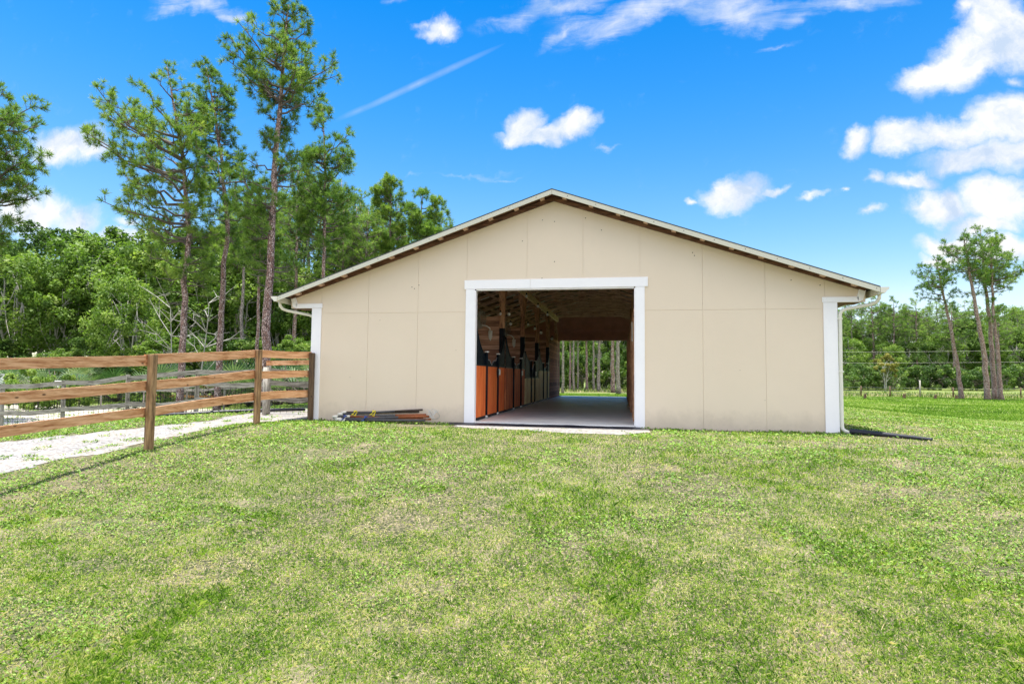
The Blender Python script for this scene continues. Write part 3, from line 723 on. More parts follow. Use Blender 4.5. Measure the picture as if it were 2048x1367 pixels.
def fan(y, px, py, label):
    P = Yp(px, py, y-.03)
    t = empty('barn_fan', P, label, 'fan', 'fans in the stalls')
    x, z = P[0], P[2]; yy = y-.03
    b = MB(); b.prism([(x-.06, z+.10), (x+.06, z+.10), (x+.05, z-.10), (x, z-.20), (x-.05, z-.10)], yy-.025, yy); b.build('bracket', M['offwhite'], t)
    b = MB(); b.tube([(x, yy-.03, z), (x, yy-.10, z+.16), (x-.06, yy-.22, z+.22), (x-.20, yy-.28, z+.24)], .022, 8); b.build('arm', M['offwhite'], t)
    c = np.array([x-.34, yy-.36, z+.42]); ax = unit(np.array([.75, -.65, -.1])); r1 = unit(np.cross(ax, [0, 0, 1.])); r2 = np.cross(r1, ax)
    b = MB()
    for off, rr in ((0, .31), (.07, .30), (-.07, .30), (.10, .18), (-.10, .18)):
        b.tube([c+ax*off+(r1*math.cos(a)+r2*math.sin(a))*rr for a in np.linspace(0, 2*math.pi, 25)], .006, 4)
    for a in np.linspace(0, 2*math.pi, 37)[:-1]:
        dd = r1*math.cos(a)+r2*math.sin(a)
        b.tube([c+ax*.10+dd*.05, c+ax*.10+dd*.18, c+ax*.07+dd*.30, c+dd*.31, c-ax*.07+dd*.30, c-ax*.10+dd*.05], .004, 3)
    b.build('cage', M['mesh'], t)
    b = MB(); b.tube([c-ax*.09, c+ax*.06], .07, 10)
    b.build('motor', M['mesh'], t)
    for k in range(3):
        a = k*2.094; dd = r1*math.cos(a)+r2*math.sin(a); d2 = np.cross(ax, dd)
        b = MB(); b.bar(c+dd*.04, c+dd*.27, .015, .10, up=d2+ax*.4, h2=.15); b.build('blade', M['mesh'], t)
fan(3.66, 981, 668, 'white bracketed caged fan in the stall nearest the barn door')
fan(7.3, 1028, 684, 'small white bracketed caged fan in the second stall')
for (px, py, y) in ((1001, 627, 3.5), (1018, 628, 3.5), (1021, 647, 5.2), (1053, 592, 3.9), (1056, 649, 7.2), (1076, 612, 5.8), (1082, 665, 9.5), (1095, 629, 7.2), (1104, 677, 12.5), (1070, 657, 9.0)):
    nb_ = sorted([1001, 1018, 1021, 1053, 1056, 1076, 1082, 1095, 1104, 1070]).index(px); wd = 'first second third fourth fifth sixth seventh eighth ninth tenth'.split()[nb_]
    P = Yp(px, py, y); b = MB()
    r = .045*(y+13.2)/17
    b.tube([P+[0, 0, r*s] for s in (-1, -.7, 0, .7, 1)], [r*.3, r*.72, r, r*.72, r*.35], 10)
    o = b.build('light_bulb', M['bulb']); tag(o, 'small unlit white round bulb, %s from the left of the string over the stalls' % wd, 'bulb', 'string of bulbs over the stalls')
    b = MB(); b.tube([P+[0, 0, r], P+[0, 0, r+.05]], r*.5, 8); s_ = b.build('socket', M['stain'], o)

# ------------------------------------------------------------------ brown board fence
def zat(px, py, P):  # height of the picture point at the depth of P
    d = (np.array(P)-CAM)@Fv; return D(px, py, d)[2]
fp = {0: None, 1: G(297, 900), 2: G(513, 848), 3: Yp(620.5, 836, -.10)}
fp[3][2] = gz(fp[3][0], fp[3][1])
fp[0] = fp[1]+(fp[1]-fp[2]); fp[0][2] = gz(fp[0][0], fp[0][1])
fence = empty('board_fence', fp[1], 'new orange brown three board fence on thick posts meeting the barn corner', 'fence')
def lpart(o): return o
def fencebuild():
    tops = {0: 1.16, 1: zat(297, 708, fp[1]), 2: zat(513, 699, fp[2]), 3: zat(621, 705, fp[3])}
    rails = {1: [(zat(297, a, fp[1])) for a in (709, 730, 762, 781, 816, 833)], 2: [zat(513, a, fp[2]) for a in (699, 714, 741, 757, 785, 801)],
             3: [zat(621, a, fp[3]) for a in (703, 717, 741, 754, 779, 793)]}
    Q = fp[1]+(fp[1]-fp[2])*.8; at0 = [zat(0, a, Q) for a in (718, 741, 787, 811, 855, 878)]
    rails[0] = [r1+(a-r1)/.8 for r1, a in zip(rails[1], at0)]
    for k in range(4):
        P = fp[k]; hw = .064 if k < 3 else .062
        b = MB(); n = 10; zb = gz(P[0], P[1])-.1; zt = tops[k]
        poly = [(hw*math.copysign(abs(math.cos(a))**.65, math.cos(a)), hw*math.copysign(abs(math.sin(a))**.65, math.sin(a))) for a in np.linspace(.3, .3+2*math.pi, 17)[:-1]]
        b.prism(poly, zb, zt, 'z')
        o = b.build('fence_post', M['post'] if k < 3 else M['postdark'], None, .004); o.location = (P[0], P[1], 0); o.parent = fence
        o.matrix_parent_inverse = Matrix.Translation(-Vector(fence.location))
    for k in range(3):
        P, Qp = fp[k], fp[k+1]
        d = (Qp-P)[:2]; ln = np.linalg.norm(d); d = d/ln; nrm = np.array([-d[1], d[0]])
        side = nrm if nrm@(P-CAM)[:2] > 0 else -nrm
        for r in range(3):
            b = MB(); a0, a1 = rails[k][2*r+1], rails[k][2*r]; c0, c1 = rails[k+1][2*r+1], rails[k+1][2*r]
            n = 8; e0, e1 = -.06, ln+.06
            if k == 2: e0 = .0
            if k == 1: e1 = ln-.002
            vs = []
            for i in range(n+1):
                t = i/n; xx = e0+(e1-e0)*t; tt = xx/ln
                wob = .008*math.sin(t*5+r*2+k); zl = a0+(c0-a0)*tt+wob; zh = a1+(c1-a1)*tt+wob
                vs += [(xx, .005, zl), (xx, .043, zl), (xx, .043, zh), (xx, .005, zh)]
            fs = [(3, 2, 1, 0), tuple(n*4+q for q in (0, 1, 2, 3))]+[(i*4+q, i*4+(q+1) % 4, (i+1)*4+(q+1) % 4, (i+1)*4+q) for i in range(n) for q in range(4)]
            b.add(vs, fs); o = b.build('board', M['fence'])
            o.location = (P[0]+side[0]*.072, P[1]+side[1]*.072, 0)
            sgn = 1 if side@nrm > 0 else -1
            o.rotation_euler = (0, 0, math.atan2(d[1], d[0])); 
            if sgn < 0: o.scale = (1, -1, 1)
            o.parent = fence; o.matrix_parent_inverse = Matrix.Translation(-Vector(fence.location))
fencebuild()
# fences seen through it
def post_fence(name, label, pts, rails, h, mat, pmat, pr=.06, wire=None, rails_h=.12, jitter=.03, square=True):
    t = empty(name, pts[0], label, 'fence')
    zs = [float(gz(p[0], p[1])) for p in pts]
    for p, z in zip(pts, zs):
        b = MB(); lean = (random.uniform(-.03, .03), random.uniform(-.03, .03)); hh = h*random.uniform(.96, 1.05)
        b.tube([(0, 0, -.1), (lean[0], lean[1], hh)], pr, 8 if not square else 4, smooth=not square)
        o = b.build('post', pmat); o.location = (p[0], p[1], z); o.parent = t; o.matrix_parent_inverse = Matrix.Translation(-Vector(t.location))
    for i in range(len(pts)-1):
        a = np.array([pts[i][0], pts[i][1], zs[i]]); c = np.array([pts[i+1][0], pts[i+1][1], zs[i+1]])
        nn = unit(np.cross(c-a, [0, 0, 1.]))*pr*.9
        for rh in rails:
            b = MB(); j0, j1 = random.uniform(-jitter, jitter), random.uniform(-jitter, jitter)
            mid_ = (a+c)/2+[0, 0, rh-jitter*random.uniform(0, 1.2)]
            P0 = a+nn+[0, 0, rh+j0]; P1 = c+nn+[0, 0, rh+j1]; org = P0.copy()
            dd = unit(P1-P0); ang = math.atan2(dd[1], dd[0])
            ln = np.linalg.norm((P1-P0)[:2])
            b.bar((0, 0, 0), (ln/2, 0, mid_[2]-P0[2]), .03, rails_h); b.bar((ln/2+.001, 0, mid_[2]-P0[2]), (ln, 0, P1[2]-P0[2]), .0301, rails_h*.99)
            o = b.build('rail', mat); o.location = tuple(map(float, org)); o.rotation_euler = (0, 0, ang); o.parent = t; o.matrix_parent_inverse = Matrix.Translation(-Vector(t.location))
        if wire:
            b = MB(); ln = np.linalg.norm(c-a); nv = max(2, int(ln/wire[1]))
            for k in range(nv+1):
                p = a+(c-a)*k/nv-nn*.6; b.bar(p+[0, 0, .02], p+[0, 0, wire[0]], wire[2], wire[2], up=(1, 0, 0))
            for z in np.arange(.05, wire[0]+.01, wire[1]*1.3): b.bar(a-nn*.6+[0, 0, z], c-nn*.6+[0, 0, z], wire[2], wire[2])
            o = b.build('wire_mesh', M['steel'], t)
    return t
def gp(px, d): 
    v = ray(px, 750); P = CAM+v/(v@Fv)*d; return np.array([P[0], P[1], float(gz(P[0], P[1]))])
post_fence('weathered_fence', 'old grey weathered board fence with sagging rails behind the new brown fence', [gp(-130, 17.8), gp(8, 17.6), gp(130, 17.3), gp(258, 16.9), gp(395, 16.6), gp(538, 16.2), gp(660, 16.8)], (.40, .85, 1.18), 1.30, M['grey'], M['greypost'], .075, (.9, .16, .006), .13, .07)
post_fence('paddock_fence', 'dark wire mesh fence with grey rails at the back of the sandy paddock', [gp(-60, 27), gp(22, 27), gp(100, 27), gp(205, 27), gp(290, 26), gp(375, 26), gp(450, 25), gp(540, 25), gp(620, 25)], (.95,), 1.05, M['grey'], M['greypost'], .05, (.85, .14, .008), .10, .03)
post_fence('brown_paddock_fence', 'low brown board fence far behind the weathered fence near the pines', [gp(300, 31), gp(380, 31), gp(460, 31), gp(545, 31), gp(640, 31)], (.5, 1.0), 1.15, M['fence'], M['greypost'], .05, None, .12, .02)
# short section of extra boards behind the last bay (gate by the barn)
g_ = empty('paddock_gate', gp(538, 16.0), 'short two board brown gate behind the last bay of the board fence', 'gate')
for (py0, py1) in ((721, 731),):
    A = D(533, (py0+py1)/2, 15.8); B = D(630, (py0+py1)/2-2, 15.8); b = MB(); b.bar(A, B, .035, .13); b.build('board', M['fence'], g_)
A = gp(533, 15.8); b = MB(); b.tube([A-[0, 0, .1], A+[0, 0, 1.28]], .085, 10); b.build('gate_post', M['greypost'], g_)
# black silt strip in the grass at the left
b = MB(); A = G(170, 850)+[0,0,.0]; 
pts = [gp(110, 16.6), gp(200, 16.3), gp(290, 16.0), gp(370, 16.1), gp(450, 16.6), gp(540, 17.2), gp(612, 17.8)]
b.tube([p+[0, 0, .04] for p in pts], [.05, .085, .07, .05, .06, .07, .05], 7)
tag(b.build('drain_hose', M['black']), 'black flexible hose lying in the grass along the foot of the weathered fence', 'hose')

# ------------------------------------------------------------------ jump poles at the wall
def poles():
    spec = [ # (left px,py)-(right px,py), radius, body, y, label
        ((676, 828), (845, 819), .025, 'polegrey', -.10, 'topmost black pole with rusty brown right end in the pile by the wall', 'rustbrown'),
        ((666, 833), (852, 829), .028, 'polegrey', -.22, 'black pole with cream cap and orange right half in the upper layer of the pile', 'orange'),
        ((683, 824), (838, 823), .022, 'polebrown', -.02, 'thin brown pole lying highest against the wall', None),
        ((672, 838), (858, 832), .028, 'polegrey', -.32, 'black pole wrapped in blue tape with orange far end', 'orange'),
        ((668, 840), (846, 836), .026, 'polebrown', -.16, 'dark brown pole in the middle of the pile', 'rustbrown'),
        ((680, 843), (850, 840), .028, 'polegrey', -.42, 'foremost black pole on the grass in front of the pile', None),
        ((690, 832), (862, 838), .022, 'rust', -.30, 'rusty orange pole sloping down to the right', None)]
    for i, (a, c, r, mt, y, lab, endc) in enumerate(spec):
        A = Yp(*a, y); B = Yp(*c, y); A[2] = max(A[2], gz(A[0], A[1])+r+.02); B[2] = max(B[2], gz(B[0], B[1])+r+.02)
        t = empty('jump_pole', A, lab, 'pole', 'jump poles piled against the barn')
        cut = A+(B-A)*(.68 if endc else 1)
        d = unit(B-A)
        b = MB(); b.tube([A+d*.13, cut], r, 10); b.build('shaft', M[mt], t)
        if endc: b = MB(); b.tube([cut+d*.001, B], r*.98, 10); b.build('painted_end', M['rust'] if endc == 'orange' else M['polebrown'], t)
        b = MB(); b.tube([A, A+d*.129], r*1.45, 10); b.build('end_cap', M['offwhite'], t)
    ty = []
    for px, py, c, n in ((710, 826, 'yellow', 'left'), (747, 826, 'yellow', 'right'), (690, 836, 'blue', 'left'), (731, 838, 'blue', 'right')):
        P = Yp(px, py, -.27 if c == 'yellow' else -.38)
        b = MB(); rr = .06 if c == 'yellow' else .065
        pts = [P+np.array([.018*math.sin(a*3), -.10*math.cos(a)*.8, rr*math.sin(a)]) for a in np.linspace(0, 2*math.pi, 14)]
        b.tube(pts, .013, 6); b.tube([P+[0, -.09, 0], P+[.05, -.10, .05], P+[.09, -.09, .07]], .010, 5); b.tube([P+[0, -.09, 0], P+[-.05, -.11, -.04]], .010, 5)
        tag(b.build('strap', M[c]), '%s strap tied round the pile of poles, %s of the two %s ones' % (c, n, c), 'strap')
    b = MB(); P = Yp(866, 834, -.3)
    for k in range(7):
        a0 = random.uniform(0, 6); pts = [P+np.array([(k-3)*.035+.05*math.sin(a0+s*5), -.03+.06*math.cos(a0+s*4), -.04+.23*s*random.uniform(.8, 1.0)]) for s in np.linspace(0, 1, 7)]
        b.tube(pts, .006, 5)
    tag(b.build('wire_tangle', M['galv']), 'tangle of thin wire loops at the right end of the poles', 'wire')
poles()

# ------------------------------------------------------------------ trees
def tufts_mesh(P, Dr, n, Ln, w, r):
    """needle tufts: P (k,3) positions, Dr (k,3) axes, n needles each"""
    k = len(P); d = unit(Dr[:, None, :]*.75+r.normal(size=(k, n, 3))*.62)
    Lr = Ln*r.uniform(.6, 1.1, (k, n, 1)); side = unit(np.cross(d, r.normal(size=(k, n, 3))))*w/2
    base = P[:, None, :]+d*Lr*.05
    A = base-side*.6; B = base+side*.6; T1 = base+d*Lr-[0, 0, 0]; 
    V = np.stack([A, B, T1+side*.35, T1-side*.35], 2).reshape(-1, 3)
    Fq = np.arange(len(V)).reshape(-1, 4)
    tt = np.repeat(r.uniform(0, 1, (k, 1)), n, 1)*.5+r.uniform(0, 1, (k, n))*.3
    return V, Fq, tt.ravel()
def make_pine(trunkp, rb, env, seed, nl, Ln=.20, nw=.024, nn=38, twig=1.0, mats=('bark', 'needle'), loc=None, label='', group=None, stubs=0, rt=.25, frame=None, limbs_extra=(), yellow=.0):
    """trunkp: list of local (x,y,z) up the trunk; env: list of (z, left, right) crown extents, lateral axis = camera right"""
    r = np.random.default_rng(seed); e1 = unit(np.array([Rv[0], Rv[1], 0])); e2 = np.array([-e1[1], e1[0], 0])
    T = np.array(trunkp, float); zt = T[:, 2]; H = zt[-1]
    def tr(z): return np.array([np.interp(z, zt, T[:, 0]), np.interp(z, zt, T[:, 1]), z])
    root = empty('pine_tree', loc, label, 'tree', group)
    zs = np.linspace(-.15, H, 22)
    b = MB(); wob = r.normal(size=(22, 3))*.025; wob[:, 2] = 0
    rad = [max(.015, rb*(1.25-.25*min(1, (z+.15)/.7) if z < .7 else 1)*(1-(z/H)*(1-rt)) if z < H*.9 else rb*rt*(1-(z-H*.9)/(H*.1)*.8)) for z in zs]
    b.tube([tr(max(z, 0))+[0, 0, min(z, 0)]+wob[i] for i, z in enumerate(zs)], rad, 10)
    b.build('trunk', M[mats[0]]).parent = root
    env = sorted(env); ez = np.array([e[0] for e in env]); el = np.array([e[1] for e in env]); er = np.array([e[2] for e in env])
    zgrid = np.linspace(ez[0], ez[-1], 60); wg = np.interp(zgrid, ez, el+er)+.4; wg /= wg.sum()
    lb = MB(); TP = []; TD = []
    def limb(A, B, r0, sag):
        n = 6; pts = []; s_ = np.linspace(0, 1, n); ln = np.linalg.norm(B-A)
        jit = r.normal(size=(n, 3))*ln*.035; jit[0] = 0
        for i, s in enumerate(s_): pts.append(A+(B-A)*s+np.array([0, 0, -sag*4*s*(1-s)])+jit[i])
        lb.tube(pts, [max(.008, r0*(1-.8*s)) for s in s_], 5, cap=False); pts = np.array(pts)
        nt = max(5, int(ln*4.6*twig))
        for s in np.sort(r.uniform(.30, 1, nt)):
            i = min(n-2, int(s*(n-1))); f = s*(n-1)-i; p = pts[i]+(pts[i+1]-pts[i])*f; d = unit(pts[i+1]-pts[i])
            sd = unit(np.cross(d, r.normal(size=3))); td = unit(d*.6+sd*.9+np.array([0, 0, .35]))
            tl = (.20+.24*ln*(1.1-s))*r.uniform(.6, 1.2); q = p+td*tl+np.array([0, 0, .05])
            lb.tube([p, (p+q)/2+r.normal(size=3)*.02, q], [.011, .009, .005], 3, cap=False)
            TP.append(q); TD.append(td+np.array([0, 0, .5]))
            for _ in range(1+int(tl > .45)+int(tl > .8)):
                f2 = r.uniform(.3, .95); pp = p+(q-p)*f2; d3 = unit(td+r.normal(size=3)*.8+np.array([0, 0, .4])); pq = pp+d3*r.uniform(.1, .28)
                lb.tube([pp, pq], [.007, .004], 3, cap=False)
                TP.append(pq); TD.append(d3)
        TP.append(pts[-1]); TD.append(unit(pts[-1]-pts[-2])+[0, 0, .4])
    for k in range(nl):
        z = r.choice(zgrid, p=wg)+r.normal()*.1; z = min(z, H-.05)
        phi = r.uniform(0, 2*math.pi); c, s = math.cos(phi), math.sin(phi)
        l_, r_ = np.interp(z, ez, el), np.interp(z, ez, er); ex = r_ if c > 0 else l_
        ex = (ex*abs(c)**1.2+.5*(l_+r_)*(1-abs(c)**1.2)*.9)*r.uniform(.65, 1.03); ex = max(ex, .3)
        fr = (z-ez[0])/(ez[-1]-ez[0]+1e-6); rise = ex*(.12+.45*fr+r.uniform(-.12, .2))
        zb = min(z-rise, H*.97); zb = max(zb, ez[0]*.75)
        A = tr(zb); t0 = tr(z); B = t0+(e1*c+e2*s)*ex
        limb(A, B, .02+.016*ex, ex*.07)
    for (zb, dx, dz) in limbs_extra:
        A = tr(zb); limb(A, A+e1*dx+np.array([0, 0, dz]), .05, .15)
    for q in range(9):
        ph = r.uniform(0, 6.28); B = tr(H*.985)+np.array([math.cos(ph)*.22, math.sin(ph)*.22, r.uniform(-.15, .30)]); lb.tube([tr(H*.97), B], [.012, .005], 3, cap=False); TP.append(B); TD.append(unit(B-tr(H*.97))+[0, 0, .4])
    for k in range(stubs):
        z = r.uniform(H*.25, ez[0]+.5); phi = r.uniform(0, 6.3); A = tr(z); q = A+(e1*math.cos(phi)+e2*math.sin(phi))*r.uniform(.4, 1.2)+np.array([0, 0, r.uniform(-.3, .2)])
        lb.tube([A, (A+q)/2+r.normal(size=3)*.05, q], [.018, .012, .005], 4)
    o = lb.build('limbs', M['limb']); o.parent = root
    V, Fq, tt = tufts_mesh(np.array(TP), unit(np.array(TD)), nn, Ln, nw, r)
    if yellow: tt = np.clip(tt+yellow, 0, 1)
    o = npmesh('crown', V, Fq, M[mats[1]], tt); o.parent = root
    return root
def pine_px(tpx, depth, rpx, envpx, **kw):
    """trunk traced in the picture, stood up at its own distance"""
    B = gp(tpx[0][0], depth); e1 = unit(np.array([Rv[0], Rv[1], 0]))
    tl = [(0, 0, 0)]
    for px, py in tpx[1:]:
        P = D(px, py, depth)-B; lat = P@e1; v = e1*lat; tl.append((v[0], v[1], P[2]))
    zt = [t[2] for t in tl]; lt = [np.array(t)@e1 for t in tl]
    env = []
    for (py, l, r) in envpx:
        PL = D(l, py, depth)-B; PR = D(r, py, depth)-B; z = (PL[2]+PR[2])/2; c = np.interp(z, zt, lt)
        env.append((z, max(.1, c-PL@e1), max(.1, PR@e1-c)))
    return make_pine(tl, rpx*depth/F_PX/2, env, loc=B, **kw)
pine_px([(362, 800), (365, 600), (367, 440), (352, 310), (337, 232), (312, 112)], 22, 15, [(112, 300, 325), (145, 255, 350), (185, 165, 380), (225, 150, 385), (280, 170, 400), (330, 165, 410), (385, 165, 400), (420, 220, 420), (460, 250, 440), (520, 280, 430), (570, 300, 420)],
        seed=1, nl=70, label='tall pine with wide crown reaching left, left of the big trunks by the fence', stubs=8, yellow=.05)
pine_px([(437, 800), (440, 600), (447, 440), (428, 290), (413, 210), (393, 115)], 25, 14, [(115, 380, 405), (150, 350, 440), (200, 355, 452), (260, 370, 470), (320, 380, 470), (370, 390, 460), (420, 400, 490), (480, 410, 480)],
        seed=2, nl=60, label='narrow tall pine with bent trunk between the wide pine and the tallest pine', stubs=8)
pine_px([(528, 800), (531, 600), (538, 440), (545, 225), (556, 60), (561, -18)], 21, 20, [(-20, 545, 575), (20, 520, 605), (55, 440, 615), (95, 445, 672), (125, 440, 670), (165, 500, 682), (215, 500, 600), (260, 500, 610), (310, 480, 615), (370, 465, 610), (430, 470, 615), (500, 485, 600), (550, 495, 590)],
        seed=3, nl=84, label='tallest pine with thick straight trunk, top leaving the picture', stubs=10, limbs_extra=((7.2, -3.0, 2.2),))
pine_px([(645, 800), (643, 440), (642, 306), (632, 192)], 30, 10, [(192, 615, 650), (230, 600, 690), (265, 590, 738), (310, 590, 738), (350, 580, 725), (400, 575, 715), (450, 590, 705), (510, 600, 690)],
        seed=4, nl=62, label='dense green pine standing right of the tallest pine', stubs=4, nw=.026, Ln=.25)
pine_px([(513, 800), (515, 500), (520, 420), (522, 360)], 32, 9, [(360, 500, 540), (400, 470, 560), (450, 470, 560), (510, 470, 550), (560, 480, 540)], seed=5, nl=36, label='young slim pine just left of the tallest trunk', nw=.028, Ln=.26)
pine_px([(482, 800), (481, 600), (484, 440), (480, 340)], 36, 9, [(330, 470, 495), (370, 450, 510), (420, 440, 530), (480, 445, 520), (540, 450, 510)], seed=6, nl=36, label='slim grey trunked pine between the bent pine and the tallest one', mats=('barkgrey', 'needle'), nw=.028, Ln=.26)
pine_px([(778, 800), (778, 500), (777, 430), (775, 348)], 44, 9, [(348, 755, 800), (375, 735, 825), (410, 740, 820), (450, 730, 810), (500, 740, 815)], seed=8, nl=44, label='round crowned pine above the left roof slope, left of the pair', nw=.04, Ln=.30, twig=1.2)
pine_px([(838, 800), (838, 520), (839, 450), (842, 372)], 44, 9, [(372, 825, 860), (400, 810, 885), (440, 800, 905), (480, 815, 908), (520, 830, 890)], seed=9, nl=44, label='round crowned pine nearest the ridge above the left roof slope', nw=.04, Ln=.30, twig=1.2)
pine_px([(-62, 800), (-60, 500), (-58, 150)], 20, 18, [(150, -90, -30), (200, -140, 40), (240, -150, 85), (300, -150, 90), (350, -150, 60), (400, -140, 30), (450, -120, 30), (500, -120, 35)], seed=10, nl=60, label='pine at the left edge with only its right branches in the picture')
# right side pines
pine_px([(1922, 797), (1915, 720), (1903, 640), (1888, 560), (1882, 512)], 58, 9, [(512, 1870, 1895), (535, 1835, 1920), (565, 1832, 1925), (590, 1850, 1915), (620, 1840, 1905)], seed=11, nl=30, label='leaning pine alone, left of the tall trio in the right field', nw=.045, Ln=.27, nn=15, twig=1.0)
pine_px([(1974, 798), (1970, 700), (1958, 620), (1948, 540), (1940, 470)], 55, 11, [(450, 1935, 1975), (480, 1900, 2000), (520, 1895, 2000), (560, 1905, 1990), (590, 1920, 1975)], seed=12, nl=34, label='left trunk of the tall pine clump in the right field', nw=.045, Ln=.27, nn=15)
pine_px([(1988, 797), (1985, 650), (1978, 560), (1975, 448)], 57, 10, [(446, 1950, 2000), (475, 1935, 2030), (510, 1930, 2045), (550, 1940, 2048), (580, 1950, 2030)], seed=13, nl=36, label='middle and tallest trunk of the tall pine clump in the right field', nw=.045, Ln=.27, nn=15)
pine_px([(2001, 797), (1998, 700), (1992, 620), (1994, 520), (1996, 478)], 56, 9, [(476, 1985, 2010), (500, 1975, 2048), (540, 1980, 2060), (580, 1990, 2040), (640, 1985, 2030)], seed=14, nl=28, label='right thin trunk of the tall pine clump in the right field', nw=.045, Ln=.27, nn=15)

def proto_pine(seed, H, cr, base, nl=36, **kw):
    env = [(base*H, .3, .3), (.5*(base+1)*H-.1*H, cr, cr), (.82*H, cr*.95, cr*.95), (.92*H, cr*.8, cr*.8), (.99*H, .6, .6)]
    return make_pine([(0, 0, 0), (.1*random.uniform(-1, 1), 0, H*.5), (.3*random.uniform(-1, 1), 0, H)], .14, env, seed, nl, loc=(0, 0, 0), nn=13, twig=.85, **kw)
def proto_broad(seed, H, cr, low, nclust, nleaf, size, mat, trunk='paletrunk', name='broadleaf_tree'):
    r = np.random.default_rng(seed); root = empty(name, (0, 0, 0), '', 'tree' if 'shrub' not in name else 'shrub')
    b = MB(); nst = 2+seed % 2
    cs = []
    for k in range(nclust):
        ph = r.uniform(0, 6.283); zz = r.uniform(low, 1)**.8
        prof = math.sin(min(1, (zz-low*.6)/(1-low*.6))*math.pi*.82+.25)
        rr = cr*max(.15, prof)*math.sqrt(r.uniform(.25, 1)); cs.append((rr*math.cos(ph), rr*math.sin(ph), H*zz*r.uniform(.92, 1.04)))
    cs = np.array(cs)
    for s in range(nst):
        ph = s*6.28/nst+r.uniform(-.5, .5); lean = cr*.25; pts = []
        for t in np.linspace(0, 1, 7): pts.append((math.cos(ph)*lean*t+.12*r.normal()*t, math.sin(ph)*lean*t+.12*r.normal()*t, -.1+t*H*.78))
        b.tube(pts, [.11*(1-.75*t)*H/9 for t in np.linspace(0, 1, 7)], 7)
        for q in range(7):
            i = r.integers(2, 6); c = cs[r.integers(len(cs))]; A = np.array(pts[i]); 
            b.tube([A, (A+c)/2+r.normal(size=3)*.25, c], [.045*H/9, .03*H/9, .01], 4, cap=False)
    b.build('trunk', M[trunk]).parent = root
    cz = r.uniform(.5, 1.2, nclust)*cr*.235
    idx = np.repeat(np.arange(nclust), nleaf); n = len(idx)
    d = unit(r.normal(size=(n, 3))); rad = r.uniform(.35, 1, (n, 1))**.6
    P = cs[idx]+d*rad*cz[idx][:, None]*np.array([1.0, 1.0, .95])
    nr = unit(d*.6+r.normal(size=(n, 3))*.6+np.array([0, 0, .5])); t1 = unit(np.cross(nr, r.normal(size=(n, 3)))); t2 = np.cross(nr, t1)
    sz = size*r.uniform(.6, 1.25, (n, 1))
    V = np.stack([P-t1*sz*.5, P-t2*sz*.28, P+t1*sz*.5, P+t2*sz*.28], 1).reshape(-1, 3)
    ct = r.uniform(0, 1, nclust); tt = ct[idx]*.55+r.uniform(0, .4, n)
    o = npmesh('crown', V, np.arange(len(V)).reshape(-1, 4), M[mat], tt); o.parent = root
    return root
def proto_palmetto(seed):
    r = np.random.default_rng(seed); root = empty('palmetto_shrub', (0, 0, 0), '', 'shrub'); V = []; tt = []
    st = MB()
    for k in range(16):
        ph = r.uniform(0, 6.28); ln = r.uniform(.6, 1.1); el = r.uniform(.5, 1.3); d = np.array([math.cos(ph)*math.cos(el), math.sin(ph)*math.cos(el), math.sin(el)]); c = d*ln
        st.tube([(0, 0, 0), c], [.015, .01], 4)
        s1 = unit(np.cross(d, [0, 0, 1.])); up_ = np.cross(s1, d); tn = r.uniform()
        for a in np.linspace(-1.5, 1.5, 15):
            f = unit(d*math.cos(a)+s1*math.sin(a)+up_*.15-np.array([0, 0, .15])); w_ = unit(np.cross(f, up_+f*.1))*.02
            tip = c+f*r.uniform(.35, .55); V += [c-w_*.5, c+f*.25-w_, tip, c+f*.25+w_]; tt.append(tn*.6+r.uniform(0, .4))
    st.build('stems', M['limb']).parent = root
    o = npmesh('fronds', np.array(V), np.arange(len(V)).reshape(-1, 4), M['palm'], tt); o.parent = root
    return root
PP = [proto_pine(40, 14, 2.3, .55, 34, Ln=.26, nw=.045, mats=('barkgrey', 'needlefar')), proto_pine(41, 13, 2.0, .42, 38, Ln=.26, nw=.045, mats=('bark', 'needlefar')), proto_pine(42, 15, 2.6, .62, 34, Ln=.26, nw=.045, mats=('barkgrey', 'needlefar'))]
PB = [proto_broad(50, 9, 2.5, .22, 84, 140, .21, 'leafa'), proto_broad(51, 9, 2.8, .20, 90, 140, .21, 'leafb'), proto_broad(52, 9, 2.2, .32, 66, 140, .20, 'leafa'),
      proto_broad(53, 9, 2.6, .26, 80, 140, .22, 'leafb')]
PY = proto_broad(56, 6, 1.9, .35, 30, 160, .22, 'leafy')
PS = [proto_broad(60, 2.2, 1.5, .05, 26, 120, .17, 'leafb', trunk='limb', name='leafy_shrub'), proto_broad(61, 2.2, 1.7, .05, 26, 120, .17, 'leafa', trunk='limb', name='leafy_shrub')]
PL = proto_palmetto(70)
used = set()
ORD = 'first second third fourth fifth sixth seventh eighth ninth tenth eleventh twelfth thirteenth fourteenth fifteenth sixteenth seventeenth eighteenth nineteenth twentieth'.split()+['twenty-first', 'twenty-second', 'twenty-third', 'twenty-fourth', 'twenty-fifth']
def put(proto, px, depth, top=None, H=9.0, label='', group=None, wide=1.0, name=None):
    P = gp(px, depth); s = 1.0
    if top is not None: s = (D(px, top, depth)[2]-P[2])/H
    rz = random.uniform(0, 6.28)
    if id(proto) not in used:
        used.add(id(proto)); proto.location = tuple(P); proto.rotation_euler = (0, 0, rz); proto.scale = (s*wide, s*wide, s); o = proto
    else: o = copy_thing(proto, P, rz, (s*wide, s*wide, s))
    o['label'] = label
    if group: o['group'] = group
    elif 'group' in o: del o['group']
    return o
